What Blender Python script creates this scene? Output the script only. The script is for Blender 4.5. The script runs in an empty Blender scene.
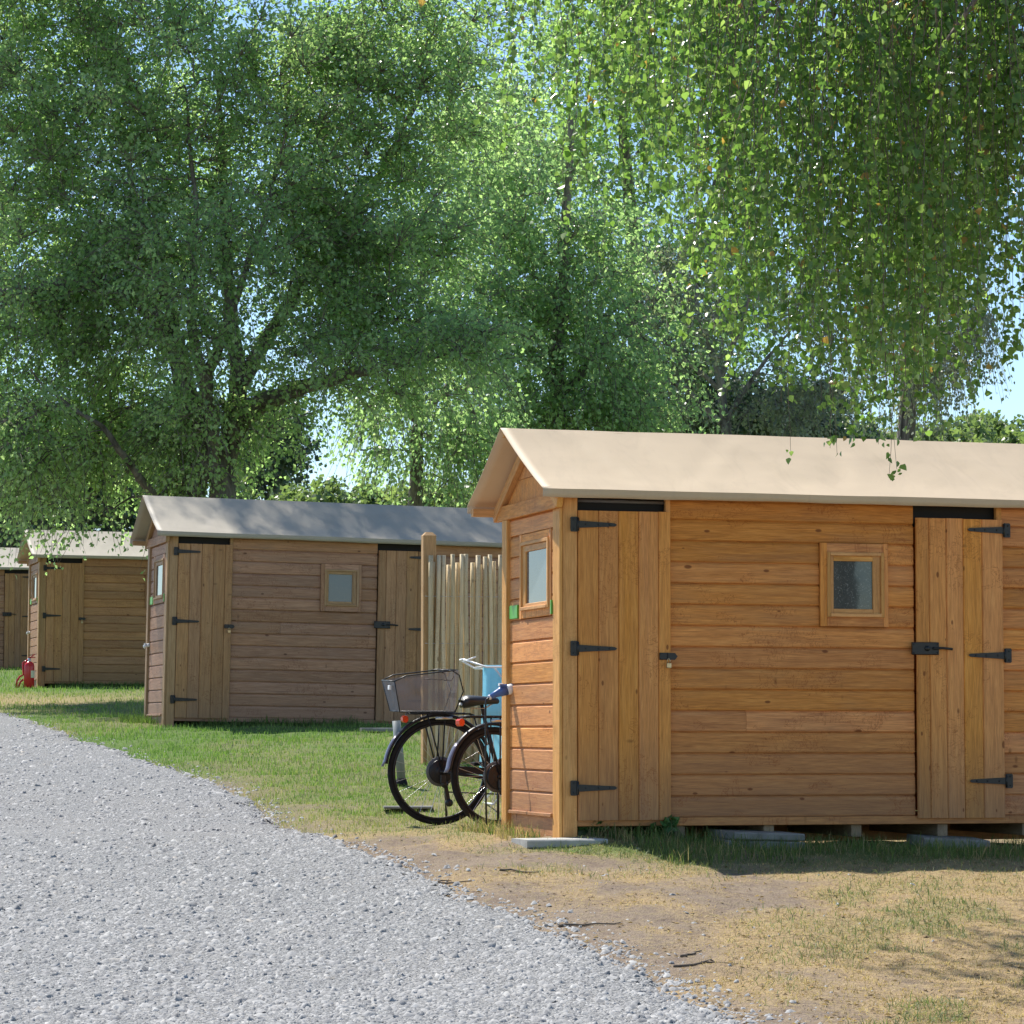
import bpy, math, random
import numpy as np
from mathutils import Vector, Matrix

random.seed(7)
RNG = np.random.default_rng(11)
R = math.radians
scene = bpy.context.scene
COL = scene.collection
EYE = 1.75                                    # camera height above the ground it stands on
F_PX = 3000.0
PITCH = math.atan(219.0 / F_PX)

# ------------------------------------------------------------------ terrain
_pd = np.array([-60, 0, 8, 11, 15, 18, 20, 21, 23, 26, 32, 47, 59, 75, 120, 700], float)
_pz = np.array([-2.6, -1.75, -1.28, -1.09, -.84, -.635, -.655, -.672, -.53, -.28, .05, .68, 1.22, 1.7, 2.3, 2.6], float)
_gd = np.arange(-60, 700, .25)
_gz = np.interp(_gd, _pd, _pz)
_k = np.exp(-np.linspace(-2, 2, 9) ** 2); _k /= _k.sum()
_gz = np.convolve(np.pad(_gz, 4, mode='edge'), _k, 'valid')


def vnoise(x, y, seed=0):
    """smooth value noise, -1..1"""
    x = np.asarray(x, float); y = np.asarray(y, float)
    xi = np.floor(x).astype(np.int64); yi = np.floor(y).astype(np.int64)
    xf = x - xi; yf = y - yi
    def h(a, b):
        n = (a * 374761393 + b * 668265263 + seed * 982451653) & 0x7fffffff
        n = ((n ^ (n >> 13)) * 1274126177) & 0x7fffffff
        return ((n ^ (n >> 16)) & 0xffff) / 32767.5 - 1.0
    u = xf * xf * (3 - 2 * xf); v = yf * yf * (3 - 2 * yf)
    return (h(xi, yi) * (1 - u) + h(xi + 1, yi) * u) * (1 - v) + (h(xi, yi + 1) * (1 - u) + h(xi + 1, yi + 1) * u) * v


def fbm(x, y, seed=0, octv=4):
    s = 0; a = 1.0; t = 0
    for i in range(octv):
        s = s + a * vnoise(np.asarray(x) * 2 ** i, np.asarray(y) * 2 ** i, seed + i); t += a; a *= .5
    return s / t


def base_z(x, y):
    x = np.asarray(x, float); y = np.asarray(y, float)
    z = EYE + np.interp(y, _gd, _gz)
    return z - .035 * np.clip(x - .3, 0, 4)


# edge of the gravel (world x, y), the side that faces the sheds, near -> far
EDGE = np.array([(2.2, 4.0), (1.55, 8.0), (1.12, 10.6), (.853, 11.23), (.53, 12.26), (.22, 13.7), (-.145, 14.9), (-.62, 16.45),
                 (-1.10, 18.0), (-1.36, 19.3), (-1.68, 21.3), (-2.35, 24.1), (-3.1, 26.0), (-4.05, 28.9), (-5.0, 32.0),
                 (-6.1, 36.0), (-9.5, 45.0), (-16, 60.0), (-22, 75.0)], float)


def edge_x(y):
    y = np.asarray(y, float)
    return np.interp(y, EDGE[:, 1], EDGE[:, 0]) + .10 * fbm(y * .8, y * 0 + 3.1, 5, 3) + .05 * vnoise(y * 5, y * 0, 8)


def off_path(x, y):
    """metres to the shed side of the gravel edge (negative on the gravel)"""
    return (np.asarray(x) - edge_x(y)) * .72


def ground_z(x, y):
    z = base_z(x, y)
    s = off_path(x, y)
    soft = np.clip((s + .05) / .35, 0, 1)
    rough = (.035 * fbm(np.asarray(x) * 1.1, np.asarray(y) * 1.1, 21, 3) + .030 * fbm(np.asarray(x) * 4.5, np.asarray(y) * 4.5, 31, 3)) * np.clip(1.4 - np.abs(np.asarray(y) - 18) / 30, .2, 1)
    return z + rough * soft - .035 * (1 - soft) * (np.asarray(y) < 74)


def gravel_z(x, y):
    return base_z(x, y) + .012 * fbm(np.asarray(x) * .9, np.asarray(y) * .9, 41, 3)


def gz(x, y): return float(ground_z(np.array([x]), np.array([y]))[0])


def px(x, y, Y):
    """world point on the sight line of a pixel at distance Y (used only to read measurements off the photo)"""
    a, b = (x - 512) / F_PX, (512 - y) / F_PX
    d = (a, math.cos(PITCH) - b * math.sin(PITCH), math.sin(PITCH) + b * math.cos(PITCH))
    return Vector((d[0] * Y / d[1], Y, EYE + d[2] * Y / d[1]))


# ------------------------------------------------------------------ object helpers
def tag(o, label=None, cat=None, group=None, kind=None):
    if label: o['label'] = label
    if cat: o['category'] = cat
    if group: o['group'] = group
    if kind: o['kind'] = kind
    return o


def empty(name, loc, rot=(0, 0, 0)):
    o = bpy.data.objects.new(name, None); COL.objects.link(o)
    o.empty_display_size = .2
    o.location = loc; o.rotation_euler = rot
    return o


def link_mesh(name, me, mat, parent=None):
    o = bpy.data.objects.new(name, me); COL.objects.link(o)
    if mat is not None: me.materials.append(mat)
    if parent is not None: o.parent = parent
    return o


def np_mesh(name, V, F, mat, parent=None, attrs=None, smooth=False):
    """V (n,3); F list of (m,k) index arrays"""
    if not isinstance(F, list): F = [F]
    me = bpy.data.meshes.new(name)
    V = np.ascontiguousarray(V, np.float32)
    me.vertices.add(len(V)); me.vertices.foreach_set('co', V.ravel())
    li = np.concatenate([f.ravel() for f in F]).astype(np.int32)
    cnt = np.concatenate([np.full(len(f), f.shape[1], np.int32) for f in F])
    st = np.concatenate([[0], np.cumsum(cnt)[:-1]]).astype(np.int32)
    me.loops.add(len(li)); me.loops.foreach_set('vertex_index', li)
    me.polygons.add(len(cnt)); me.polygons.foreach_set('loop_start', st)
    if smooth: me.polygons.foreach_set('use_smooth', np.ones(len(cnt), bool))
    me.update(calc_edges=True)
    for k, a in (attrs or {}).items():
        a = np.ascontiguousarray(a, np.float32)
        if a.ndim == 1:
            me.attributes.new(k, 'FLOAT', 'POINT').data.foreach_set('value', a)
        else:
            me.attributes.new(k, 'FLOAT_VECTOR', 'POINT').data.foreach_set('vector', a.ravel())
    return link_mesh(name, me, mat, parent)


class MB:
    """collects shapes of one part; each vertex carries a grain coordinate and a per-piece random number"""
    def __init__(s): s.v = []; s.f = []; s.g = []; s.r = []; s.sm = []
    def add(s, vs, fs, gs=None, rnd=None, smooth=False):
        o = len(s.v); rnd = random.random() if rnd is None else rnd
        s.v += [tuple(p) for p in vs]; s.f += [tuple(i + o for i in f) for f in fs]
        off = rnd * 37.0
        if gs is None: gs = [(p[2] + off, p[0] + p[1], off) for p in vs]
        s.g += gs; s.r += [rnd] * len(vs); s.sm += [smooth] * len(fs)
    def prism(s, o, dl, da, dt, length, prof, rnd=None):
        """profile points (across, out) swept along dl"""
        o, dl, da, dt = Vector(o), Vector(dl), Vector(da), Vector(dt)
        rnd = random.random() if rnd is None else rnd
        n = len(prof); vs = []; gs = []; off = rnd * 37.0
        for k in (0, 1):
            for (a, t) in prof:
                vs.append(o + dl * (length * k) + da * a + dt * t); gs.append((length * k + off, a + off * .37, t + off))
        fs = [(i, (i + 1) % n, n + (i + 1) % n, n + i) for i in range(n)] + [tuple(range(n - 1, -1, -1)), tuple(range(n, 2 * n))]
        s.add(vs, fs, gs, rnd)
    def box(s, lo, hi, axis=None, ch=.003, rnd=None):
        """chamfered box, grain along its longest side unless axis is given"""
        lo, hi = Vector(lo), Vector(hi); d = hi - lo
        if axis is None: axis = max(range(3), key=lambda i: d[i])
        a, b = [i for i in range(3) if i != axis]
        E = [Vector((1, 0, 0)), Vector((0, 1, 0)), Vector((0, 0, 1))]
        A, B = d[a], d[b]; c = min(ch, A * .3, B * .3)
        prof = [(c, 0), (A - c, 0), (A, c), (A, B - c), (A - c, B), (c, B), (0, B - c), (0, c)]
        s.prism(lo, E[axis], E[a], E[b], d[axis], prof, rnd)
    def tube(s, pts, rad, n=8, rnd=None, closed=False, caps=True):
        pts = [Vector(p) for p in pts]; m = len(pts)
        if not hasattr(rad, '__len__'): rad = [rad] * m
        rnd = random.random() if rnd is None else rnd
        vs = []; gs = []; prev = None; L = 0
        for i, p in enumerate(pts):
            if closed: t = pts[(i + 1) % m] - pts[i - 1]
            else: t = pts[min(i + 1, m - 1)] - pts[max(i - 1, 0)]
            if t.length < 1e-9: t = Vector((0, 0, 1))
            t.normalize()
            if prev is None:
                prev = t.orthogonal()
            u = prev - t * prev.dot(t)
            if u.length < 1e-6: u = t.orthogonal()
            u.normalize(); w = t.cross(u); prev = u
            if i: L += (p - pts[i - 1]).length
            for k in range(n):
                a = 2 * math.pi * k / n
                vs.append(p + (u * math.cos(a) + w * math.sin(a)) * rad[i]); gs.append((L + rnd * 37, rad[i] * a, rnd * 37))
        fs = []
        for i in range(m if closed else m - 1):
            j = (i + 1) % m
            for k in range(n):
                q = (k + 1) % n
                fs.append((i * n + k, i * n + q, j * n + q, j * n + k))
        if caps and not closed: fs += [tuple(range(n - 1, -1, -1)), tuple((m - 1) * n + k for k in range(n))]
        s.add(vs, fs, gs, rnd, smooth=True)
    def lathe(s, c, prof, n=24, axis='y', closed=False):
        """profile (radius, along axis)"""
        c = Vector(c); m = len(prof); vs = []
        for k in range(n):
            a = 2 * math.pi * k / n; ca, sa = math.cos(a), math.sin(a)
            for r, h in prof:
                vs.append(c + (Vector((r * ca, h, r * sa)) if axis == 'y' else Vector((r * ca, r * sa, h))))
        fs = []
        for k in range(n):
            q = (k + 1) % n
            for i in range(m if closed else m - 1):
                j = (i + 1) % m
                fs.append((k * m + i, k * m + j, q * m + j, q * m + i))
        s.add(vs, fs, smooth=True)
    def build(s, name, mat, parent=None, smooth=None):
        me = bpy.data.meshes.new(name); me.from_pydata(s.v, [], s.f)
        me.attributes.new('gv', 'FLOAT_VECTOR', 'POINT').data.foreach_set('vector', np.array(s.g, np.float32).ravel())
        me.attributes.new('rnd', 'FLOAT', 'POINT').data.foreach_set('value', np.array(s.r, np.float32))
        me.polygons.foreach_set('use_smooth', s.sm)
        me.update()
        return link_mesh(name, me, mat, parent)


# ------------------------------------------------------------------ materials
def new_mat(name):
    m = bpy.data.materials.new(name); m.use_nodes = True
    nt = m.node_tree; b = nt.nodes['Principled BSDF']
    return m, nt, b


def node(nt, t, **kw):
    n = nt.nodes.new(t)
    for k, v in kw.items():
        if k.startswith('i_'):
            key = k[2:]
            key = int(key) if key.isdigit() else key.replace('_', ' ')
            n.inputs[key].default_value = v
        else: setattr(n, k, v)
    return n


def ramp(nt, fac, stops, interp='LINEAR'):
    r = nt.nodes.new('ShaderNodeValToRGB'); r.color_ramp.interpolation = interp
    e = r.color_ramp.elements
    while len(e) < len(stops): e.new(.5)
    for k, (p, c) in enumerate(stops):
        e[k].position = p; e[k].color = (*c, 1) if len(c) == 3 else c
    nt.links.new(fac, r.inputs[0]); return r.outputs[0]


def mixc(nt, fac, a, b, mode='MIX'):
    m = nt.nodes.new('ShaderNodeMix'); m.data_type = 'RGBA'; m.blend_type = mode
    for s, v in ((0, fac), (6, a), (7, b)):
        if hasattr(v, 'is_linked') or isinstance(v, bpy.types.NodeSocket): nt.links.new(v, m.inputs[s])
        elif s == 0: m.inputs[0].default_value = v
        else: m.inputs[s].default_value = (*v, 1)
    return m.outputs[2]


def mathn(nt, op, a, b=None, clamp=False):
    m = nt.nodes.new('ShaderNodeMath'); m.operation = op; m.use_clamp = clamp
    for i, v in enumerate((a, b)):
        if v is None: continue
        if isinstance(v, bpy.types.NodeSocket): nt.links.new(v, m.inputs[i])
        else: m.inputs[i].default_value = v
    return m.outputs[0]


def bump(nt, b, h, strength=.3, dist=.01):
    n = nt.nodes.new('ShaderNodeBump'); n.inputs['Strength'].default_value = strength; n.inputs['Distance'].default_value = dist
    nt.links.new(h, n.inputs['Height']); nt.links.new(n.outputs[0], b.inputs['Normal'])


def attr(nt, name):
    a = nt.nodes.new('ShaderNodeAttribute'); a.attribute_name = name; return a


def noise(nt, vec, scale, detail=4, rough=.55, dist=0.0):
    n = nt.nodes.new('ShaderNodeTexNoise'); n.inputs['Scale'].default_value = scale; n.inputs['Detail'].default_value = detail
    n.inputs['Roughness'].default_value = rough; n.inputs['Distortion'].default_value = dist
    if vec is not None: nt.links.new(vec, n.inputs['Vector'])
    return n.outputs[0]


def vscale(nt, vec, s):
    m = nt.nodes.new('ShaderNodeVectorMath'); m.operation = 'MULTIPLY'; m.inputs[1].default_value = s
    nt.links.new(vec, m.inputs[0]); return m.outputs[0]


def wood(name, dark, mid, light, grey=.25, knots=1.0, grey_col=(.17, .13, .105), splash=.6):
    m, nt, b = new_mat(name)
    g = attr(nt, 'gv').outputs['Vector']; rnd = attr(nt, 'rnd').outputs['Fac']
    grain = noise(nt, vscale(nt, g, (1.6, 26, 9)), 2.0, 5, .6, .7)
    fine = noise(nt, vscale(nt, g, (5, 160, 40)), 2.0, 3, .6, .2)
    c = ramp(nt, grain, [(.34, dark), (.5, mid), (.66, light)])
    c = mixc(nt, .55, c, ramp(nt, fine, [(.3, tuple(x * .72 for x in mid)), (.7, tuple(min(1, x * 1.15) for x in light))]))
    # each board its own tone
    t = nt.nodes.new('ShaderNodeHueSaturation')
    wn = nt.nodes.new('ShaderNodeTexWhiteNoise'); wn.noise_dimensions = '1D'
    nt.links.new(mathn(nt, 'MULTIPLY', rnd, 91.7), wn.inputs['W'])
    nt.links.new(mathn(nt, 'ADD', mathn(nt, 'MULTIPLY', rnd, .32), .85), t.inputs['Value'])
    nt.links.new(mathn(nt, 'ADD', mathn(nt, 'MULTIPLY', wn.outputs[0], .005), .4955), t.inputs['Hue'])
    nt.links.new(mathn(nt, 'ADD', mathn(nt, 'MULTIPLY', wn.outputs[0], .10), .93), t.inputs['Saturation'])
    nt.links.new(c, t.inputs['Color']); c = t.outputs[0]
    # weathered patches and rain splash near the foot of the wall
    oc = nt.nodes.new('ShaderNodeTexCoord').outputs['Object']
    big = noise(nt, vscale(nt, g, (.9, 5, 3)), 1.5, 3, .6, .4)
    wz = nt.nodes.new('ShaderNodeSeparateXYZ'); nt.links.new(oc, wz.inputs[0])
    low = mathn(nt, 'SUBTRACT', 1.0, mathn(nt, 'DIVIDE', mathn(nt, 'ADD', wz.outputs[2], mathn(nt, 'MULTIPLY', big, -.3)), .5), True)
    w1 = mathn(nt, 'MULTIPLY', mathn(nt, 'SUBTRACT', big, .46, True), grey * 6, True)
    wf = mathn(nt, 'MAXIMUM', w1, mathn(nt, 'MULTIPLY', low, splash))
    c = mixc(nt, mathn(nt, 'MULTIPLY', wf, .75), c, grey_col)
    # knots and resin streaks
    kv = nt.nodes.new('ShaderNodeTexVoronoi'); kv.inputs['Scale'].default_value = 1.0
    nt.links.new(vscale(nt, g, (5.2, 11, 1.0)), kv.inputs['Vector'])
    sep = nt.nodes.new('ShaderNodeSeparateXYZ'); nt.links.new(kv.outputs['Color'], sep.inputs[0])
    on = mathn(nt, 'GREATER_THAN', sep.outputs[0], .48)
    size = mathn(nt, 'ADD', mathn(nt, 'MULTIPLY', sep.outputs[1], .11), .045)
    kd = mathn(nt, 'MULTIPLY', mathn(nt, 'SUBTRACT', 1.0, mathn(nt, 'DIVIDE', kv.outputs['Distance'], size), True), 3.0, True)
    kf = mathn(nt, 'MULTIPLY', mathn(nt, 'MULTIPLY', kd, on), .75 * knots)
    c = mixc(nt, kf, c, (dark[0] * .34, dark[1] * .22, dark[2] * .2))
    kv2 = nt.nodes.new('ShaderNodeTexVoronoi'); kv2.inputs['Scale'].default_value = 1.0
    nt.links.new(vscale(nt, g, (9.0, 4.2, 1.0)), kv2.inputs['Vector'])
    sp2 = nt.nodes.new('ShaderNodeSeparateXYZ'); nt.links.new(kv2.outputs['Color'], sp2.inputs[0])
    k2 = mathn(nt, 'MULTIPLY', mathn(nt, 'SUBTRACT', 1.0, mathn(nt, 'DIVIDE', kv2.outputs['Distance'], .13), True), mathn(nt, 'GREATER_THAN', sp2.outputs[2], .7))
    c = mixc(nt, mathn(nt, 'MULTIPLY', k2, .7 * knots, True), c, tuple(x * .45 for x in dark))
    wv = noise(nt, vscale(nt, g, (6.5, 5.0, 1.0)), 1.6, 4, .62, 2.6)
    cr = mathn(nt, 'SUBTRACT', 1.0, mathn(nt, 'MULTIPLY', mathn(nt, 'ABSOLUTE', mathn(nt, 'SUBTRACT', wv, .5)), 42.0), True)
    gate = mathn(nt, 'GREATER_THAN', noise(nt, vscale(nt, g, (2.1, 3.0, 1.0)), 1.3, 2), .545)
    c = mixc(nt, mathn(nt, 'MULTIPLY', mathn(nt, 'MULTIPLY', cr, gate), .6 * knots), c, (dark[0] * .75, dark[1] * .5, dark[2] * .4))
    nt.links.new(c, b.inputs['Base Color'])
    b.inputs['Roughness'].default_value = .62; b.inputs['Specular IOR Level'].default_value = .3
    bump(nt, b, mathn(nt, 'ADD', fine, mathn(nt, 'MULTIPLY', grain, .6)), .35, .004)
    return m


def plain(name, col, rough=.5, metal=0.0, var=.12, nscale=12, bmp=.0, spec=.5):
    m, nt, b = new_mat(name)
    oc = nt.nodes.new('ShaderNodeTexCoord').outputs['Object']
    n = noise(nt, oc, nscale, 5, .6)
    c = ramp(nt, n, [(.3, tuple(x * (1 - var) for x in col)), (.7, tuple(min(1, x * (1 + var)) for x in col))])
    nt.links.new(c, b.inputs['Base Color'])
    b.inputs['Roughness'].default_value = rough; b.inputs['Metallic'].default_value = metal; b.inputs['Specular IOR Level'].default_value = spec
    if bmp: bump(nt, b, n, bmp, .01)
    return m


def leaf_mat(name, dark, mid, light, trans=.4, odd=None, rough=.42, tr_gain=2.0):
    m, nt, b = new_mat(name)
    r = attr(nt, 'rnd').outputs['Fac']
    st = [(0, dark), (.45, mid), (.93, light)]
    if odd: st += [(.9975, light), (.999, odd)]
    c = ramp(nt, r, st)
    b.inputs['Roughness'].default_value = rough; b.inputs['Specular IOR Level'].default_value = .45
    nt.links.new(c, b.inputs['Base Color'])
    t = nt.nodes.new('ShaderNodeBsdfTranslucent')
    tc = mixc(nt, 1.0, c, (tr_gain * 1.05, tr_gain * 1.1, tr_gain * .55), 'MULTIPLY')
    nt.links.new(tc, t.inputs['Color'])
    mx = nt.nodes.new('ShaderNodeMixShader'); mx.inputs[0].default_value = trans
    nt.links.new(b.outputs[0], mx.inputs[1]); nt.links.new(t.outputs[0], mx.inputs[2])
    nt.links.new(mx.outputs[0], nt.nodes['Material Output'].inputs['Surface'])
    return m


M = {}
M['pine'] = wood('pine_orange', (.369, .119, .022), (.628, .240, .051), (.846, .386, .101), .20)
M['pine_door'] = wood('pine_door', (.390, .138, .022), (.648, .263, .054), (.829, .397, .099), .08, knots=1.0)
M['pine_frame'] = wood('pine_frame', (.434, .185, .036), (.639, .306, .079), (.752, .416, .135), .04, knots=.5, splash=0)
M['brown'] = wood('brown_boards', (.199, .090, .044), (.352, .177, .092), (.492, .278, .158), .40, grey_col=(.304, .199, .136))
M['brown_door'] = wood('brown_door', (.213, .097, .037), (.369, .186, .074), (.503, .282, .124), .25, grey_col=(.258, .176, .108))
M['brown_frame'] = wood('brown_frame', (.248, .129, .048), (.390, .224, .095), (.495, .315, .162), .10, splash=.2, knots=.4)
M['brown2'] = wood('brown_boards_warm', (.208, .089, .035), (.362, .176, .074), (.493, .267, .125), .30, grey_col=(.273, .188, .117))
M['paling'] = wood('hazel_paling', (.381, .286, .147), (.582, .466, .267), (.739, .615, .386), .3, knots=.8, grey_col=(.538, .477, .331), splash=0)
M['post'] = wood('fence_post', (.32, .17, .06), (.46, .27, .11), (.58, .37, .18), .05, knots=.5, splash=0)
M['black_iron'] = plain('black_iron', (.012, .014, .015), .42, .0, .3, 40, .1)
M['membrane'] = plain('black_membrane', (.006, .006, .007), .7)
M['grey_rail'] = plain('grey_rail', (.16, .16, .17), .4)
M['brass'] = plain('padlock_brass', (.50, .40, .24), .3, .8)
M['steel'] = plain('steel', (.55, .56, .58), .28, .9)
M['chrome'] = plain('silver_fender', (.15, .145, .19), .35, .3)
M['rubber'] = plain('tyre_rubber', (.018, .018, .02), .9, 0, .3, 30, 0, .15)
M['bike_black'] = plain('bicycle_black_paint', (.014, .014, .018), .38, .0, .2, 20, 0, .3)
M['saddle'] = plain('saddle_leather', (.02, .02, .021), .42)
M['red_lens'] = plain('red_lens', (.65, .05, .012), .2)
M['white_plastic'] = plain('white_plastic', (.78, .79, .80), .35, 0, .05)
M['blue_plastic'] = plain('blue_plastic', (.06, .13, .36), .35, 0, .1)
M['green_plastic'] = plain('green_plastic', (.081, .384, .025), .4, 0, .05)
M['red_paint'] = plain('extinguisher_red', (.55, .02, .025), .25, 0, .08)
M['paper_label'] = plain('paper_label', (.70, .66, .52), .6, 0, .1, 60)
M['grey_paint'] = plain('grey_pole_paint', (.20, .225, .22), .5)
M['concrete'] = plain('concrete', (.391, .383, .357), .9, 0, .22, 9, .4, .2)
M['slab_dark'] = plain('weathered_slab', (.24, .235, .215), .9, 0, .25, 9, .4, .2)
M['nail'] = plain('nail_steel', (.22, .20, .18), .5, .6)
M['twig'] = plain('dry_twig', (.15, .115, .085), .9, 0, .3, 30)
M['foot_timber'] = wood('bearer_timber', (.16, .11, .06), (.27, .20, .12), (.36, .28, .18), .3, knots=.5, splash=0)


def canvas_mat(name, col, tr=.22):
    m, nt, b = new_mat(name)
    oc = nt.nodes.new('ShaderNodeTexCoord').outputs['Object']
    n1 = noise(nt, vscale(nt, oc, (.8, 2.0, 2.0)), 1.6, 5, .55, .6)
    n2 = noise(nt, oc, 24, 4, .6)
    c = ramp(nt, n1, [(.3, tuple(x * .93 for x in col)), (.7, tuple(min(1, x * 1.04) for x in col))])
    st = mathn(nt, 'MULTIPLY', mathn(nt, 'GREATER_THAN', noise(nt, oc, 60, 2, .5), .74), .25)
    c = mixc(nt, st, c, (.30, .24, .16))
    n3 = noise(nt, vscale(nt, oc, (2.2, .7, .7)), 2.4, 6, .68, 1.2)
    c = mixc(nt, mathn(nt, 'MULTIPLY', mathn(nt, 'SUBTRACT', n3, .5, True), 1.5, True), c, tuple(x * .72 for x in col))
    nt.links.new(c, b.inputs['Base Color']); b.inputs['Roughness'].default_value = .6; b.inputs['Specular IOR Level'].default_value = .3
    bump(nt, b, n2, .08, .004)
    t = nt.nodes.new('ShaderNodeBsdfTranslucent'); t.inputs['Color'].default_value = (.62, .42, .24, 1)
    mx = nt.nodes.new('ShaderNodeMixShader'); mx.inputs[0].default_value = tr
    nt.links.new(b.outputs[0], mx.inputs[1]); nt.links.new(t.outputs[0], mx.inputs[2])
    nt.links.new(mx.outputs[0], nt.nodes['Material Output'].inputs['Surface'])
    return m


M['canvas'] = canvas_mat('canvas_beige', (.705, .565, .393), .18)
M['canvas_shaded'] = canvas_mat('canvas_shaded', (.465, .414, .330), .15)  # same canvas, with the shade on the second roof put into its colour
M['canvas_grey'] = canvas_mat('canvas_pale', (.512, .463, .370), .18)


def pane_mat(name, col, speck):
    m, nt, b = new_mat(name)
    oc = nt.nodes.new('ShaderNodeTexCoord').outputs['Object']
    n = noise(nt, oc, 42, 4, .7, 2.2)
    f = mathn(nt, 'MULTIPLY', mathn(nt, 'SUBTRACT', n, .56, True), speck, True)
    c = mixc(nt, f, col, (.30, .33, .33))
    nt.links.new(c, b.inputs['Base Color'])
    b.inputs['Roughness'].default_value = .05; b.inputs['Specular IOR Level'].default_value = .7
    bump(nt, b, noise(nt, oc, 5, 2, .5), .04, .02)
    return m


M['pane_dark'] = pane_mat('window_pane_dark', (.035, .05, .052), 5.0)
M['pane_light'] = pane_mat('window_pane_pale', (.085, .105, .12), 1.0)


def towel_mat():
    m, nt, b = new_mat('towel_blue')
    oc = nt.nodes.new('ShaderNodeTexCoord').outputs['Object']
    n = noise(nt, vscale(nt, oc, (60, 60, 8)), 1.0, 3)
    c = ramp(nt, n, [(.35, (.42, .70, .80)), (.65, (.58, .83, .90))])
    nt.links.new(c, b.inputs['Base Color']); b.inputs['Roughness'].default_value = .95
    t = nt.nodes.new('ShaderNodeBsdfTranslucent'); t.inputs['Color'].default_value = (.5, .82, .92, 1)
    mx = nt.nodes.new('ShaderNodeMixShader'); mx.inputs[0].default_value = .6
    nt.links.new(b.outputs[0], mx.inputs[1]); nt.links.new(t.outputs[0], mx.inputs[2])
    nt.links.new(mx.outputs[0], nt.nodes['Material Output'].inputs['Surface'])
    return m


M['towel'] = towel_mat()


def bark_mat(name, a, b_, scale=6):
    m, nt, b = new_mat(name)
    oc = nt.nodes.new('ShaderNodeTexCoord').outputs['Object']
    n = noise(nt, vscale(nt, oc, (1, 1, .35)), scale, 6, .65, .8)
    c = ramp(nt, n, [(.35, a), (.65, b_)])
    nt.links.new(c, b.inputs['Base Color']); b.inputs['Roughness'].default_value = .9
    bump(nt, b, n, .8, .05)
    return m


M['bark'] = bark_mat('bark_grey', (.06, .05, .04), (.27, .24, .20))
M['bark_birch'] = bark_mat('bark_birch', (.05, .04, .035), (.34, .31, .28))
M['leaf_poplar'] = leaf_mat('leaf_poplar', (.132, .201, .121), (.193, .289, .161), (.295, .376, .263), .58, rough=.30, tr_gain=2.45)
M['leaf_mid'] = leaf_mat('leaf_mid', (.125, .201, .131), (.188, .279, .171), (.280, .363, .263), .58, rough=.32, tr_gain=2.45)
M['leaf_birch'] = leaf_mat('leaf_birch', (.062, .125, .042), (.112, .195, .055), (.24, .32, .14), .52, odd=(.30, .19, .07), rough=.24)
M['leaf_grey'] = leaf_mat('leaf_grey', (.123, .146, .123), (.179, .207, .174), (.269, .291, .246), .38)
M['leaf_dark'] = leaf_mat('leaf_dark', (.037, .069, .056), (.062, .106, .081), (.100, .150, .106), .25)
M['leaf_far'] = leaf_mat('leaf_far', (.102, .153, .072), (.145, .204, .093), (.212, .272, .136), .4)
M['leaf_weed'] = leaf_mat('leaf_weed', (.04, .10, .03), (.07, .16, .05), (.10, .22, .07), .3)


def ground_mat():
    m, nt, b = new_mat('ground_earth')
    cov = attr(nt, 'cover').outputs['Vector']
    sp = nt.nodes.new('ShaderNodeSeparateXYZ'); nt.links.new(cov, sp.inputs[0])   # green, straw, -
    oc = nt.nodes.new('ShaderNodeTexCoord').outputs['Object']
    n1 = noise(nt, oc, 2.2, 6, .62, .3); n2 = noise(nt, oc, 28, 5, .65); n3 = noise(nt, vscale(nt, oc, (1, .5, 1)), 90, 3, .7)
    n4 = noise(nt, vscale(nt, oc, (1, .6, 1)), 9, 5, .7, .8)
    dirt = mixc(nt, .5, ramp(nt, n1, [(.3, (.155, .111, .080)), (.7, (.286, .222, .165))]), ramp(nt, n3, [(.25, (.101, .075, .052)), (.75, (.333, .266, .198))]))
    dirt = mixc(nt, ramp(nt, n4, [(.36, (.8, .8, .8)), (.52, (0, 0, 0))]), dirt, (.155, .115, .09))
    straw = ramp(nt, n2, [(.3, (.267, .181, .089)), (.7, (.475, .343, .178))])
    green = ramp(nt, n2, [(.3, (.059, .103, .023)), (.7, (.135, .207, .051))])
    fs = mathn(nt, 'MULTIPLY', mathn(nt, 'ADD', sp.outputs[1], mathn(nt, 'MULTIPLY', mathn(nt, 'SUBTRACT', n2, .5), 1.8), True), .85)
    fg = mathn(nt, 'ADD', sp.outputs[0], mathn(nt, 'MULTIPLY', mathn(nt, 'SUBTRACT', n2, .5), .8), True)
    c = mixc(nt, fs, dirt, straw); c = mixc(nt, fg, c, green)
    nt.links.new(c, b.inputs['Base Color']); b.inputs['Roughness'].default_value = .95; b.inputs['Specular IOR Level'].default_value = .15
    bump(nt, b, mathn(nt, 'ADD', n2, n3), .7, .02)
    return m


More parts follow.
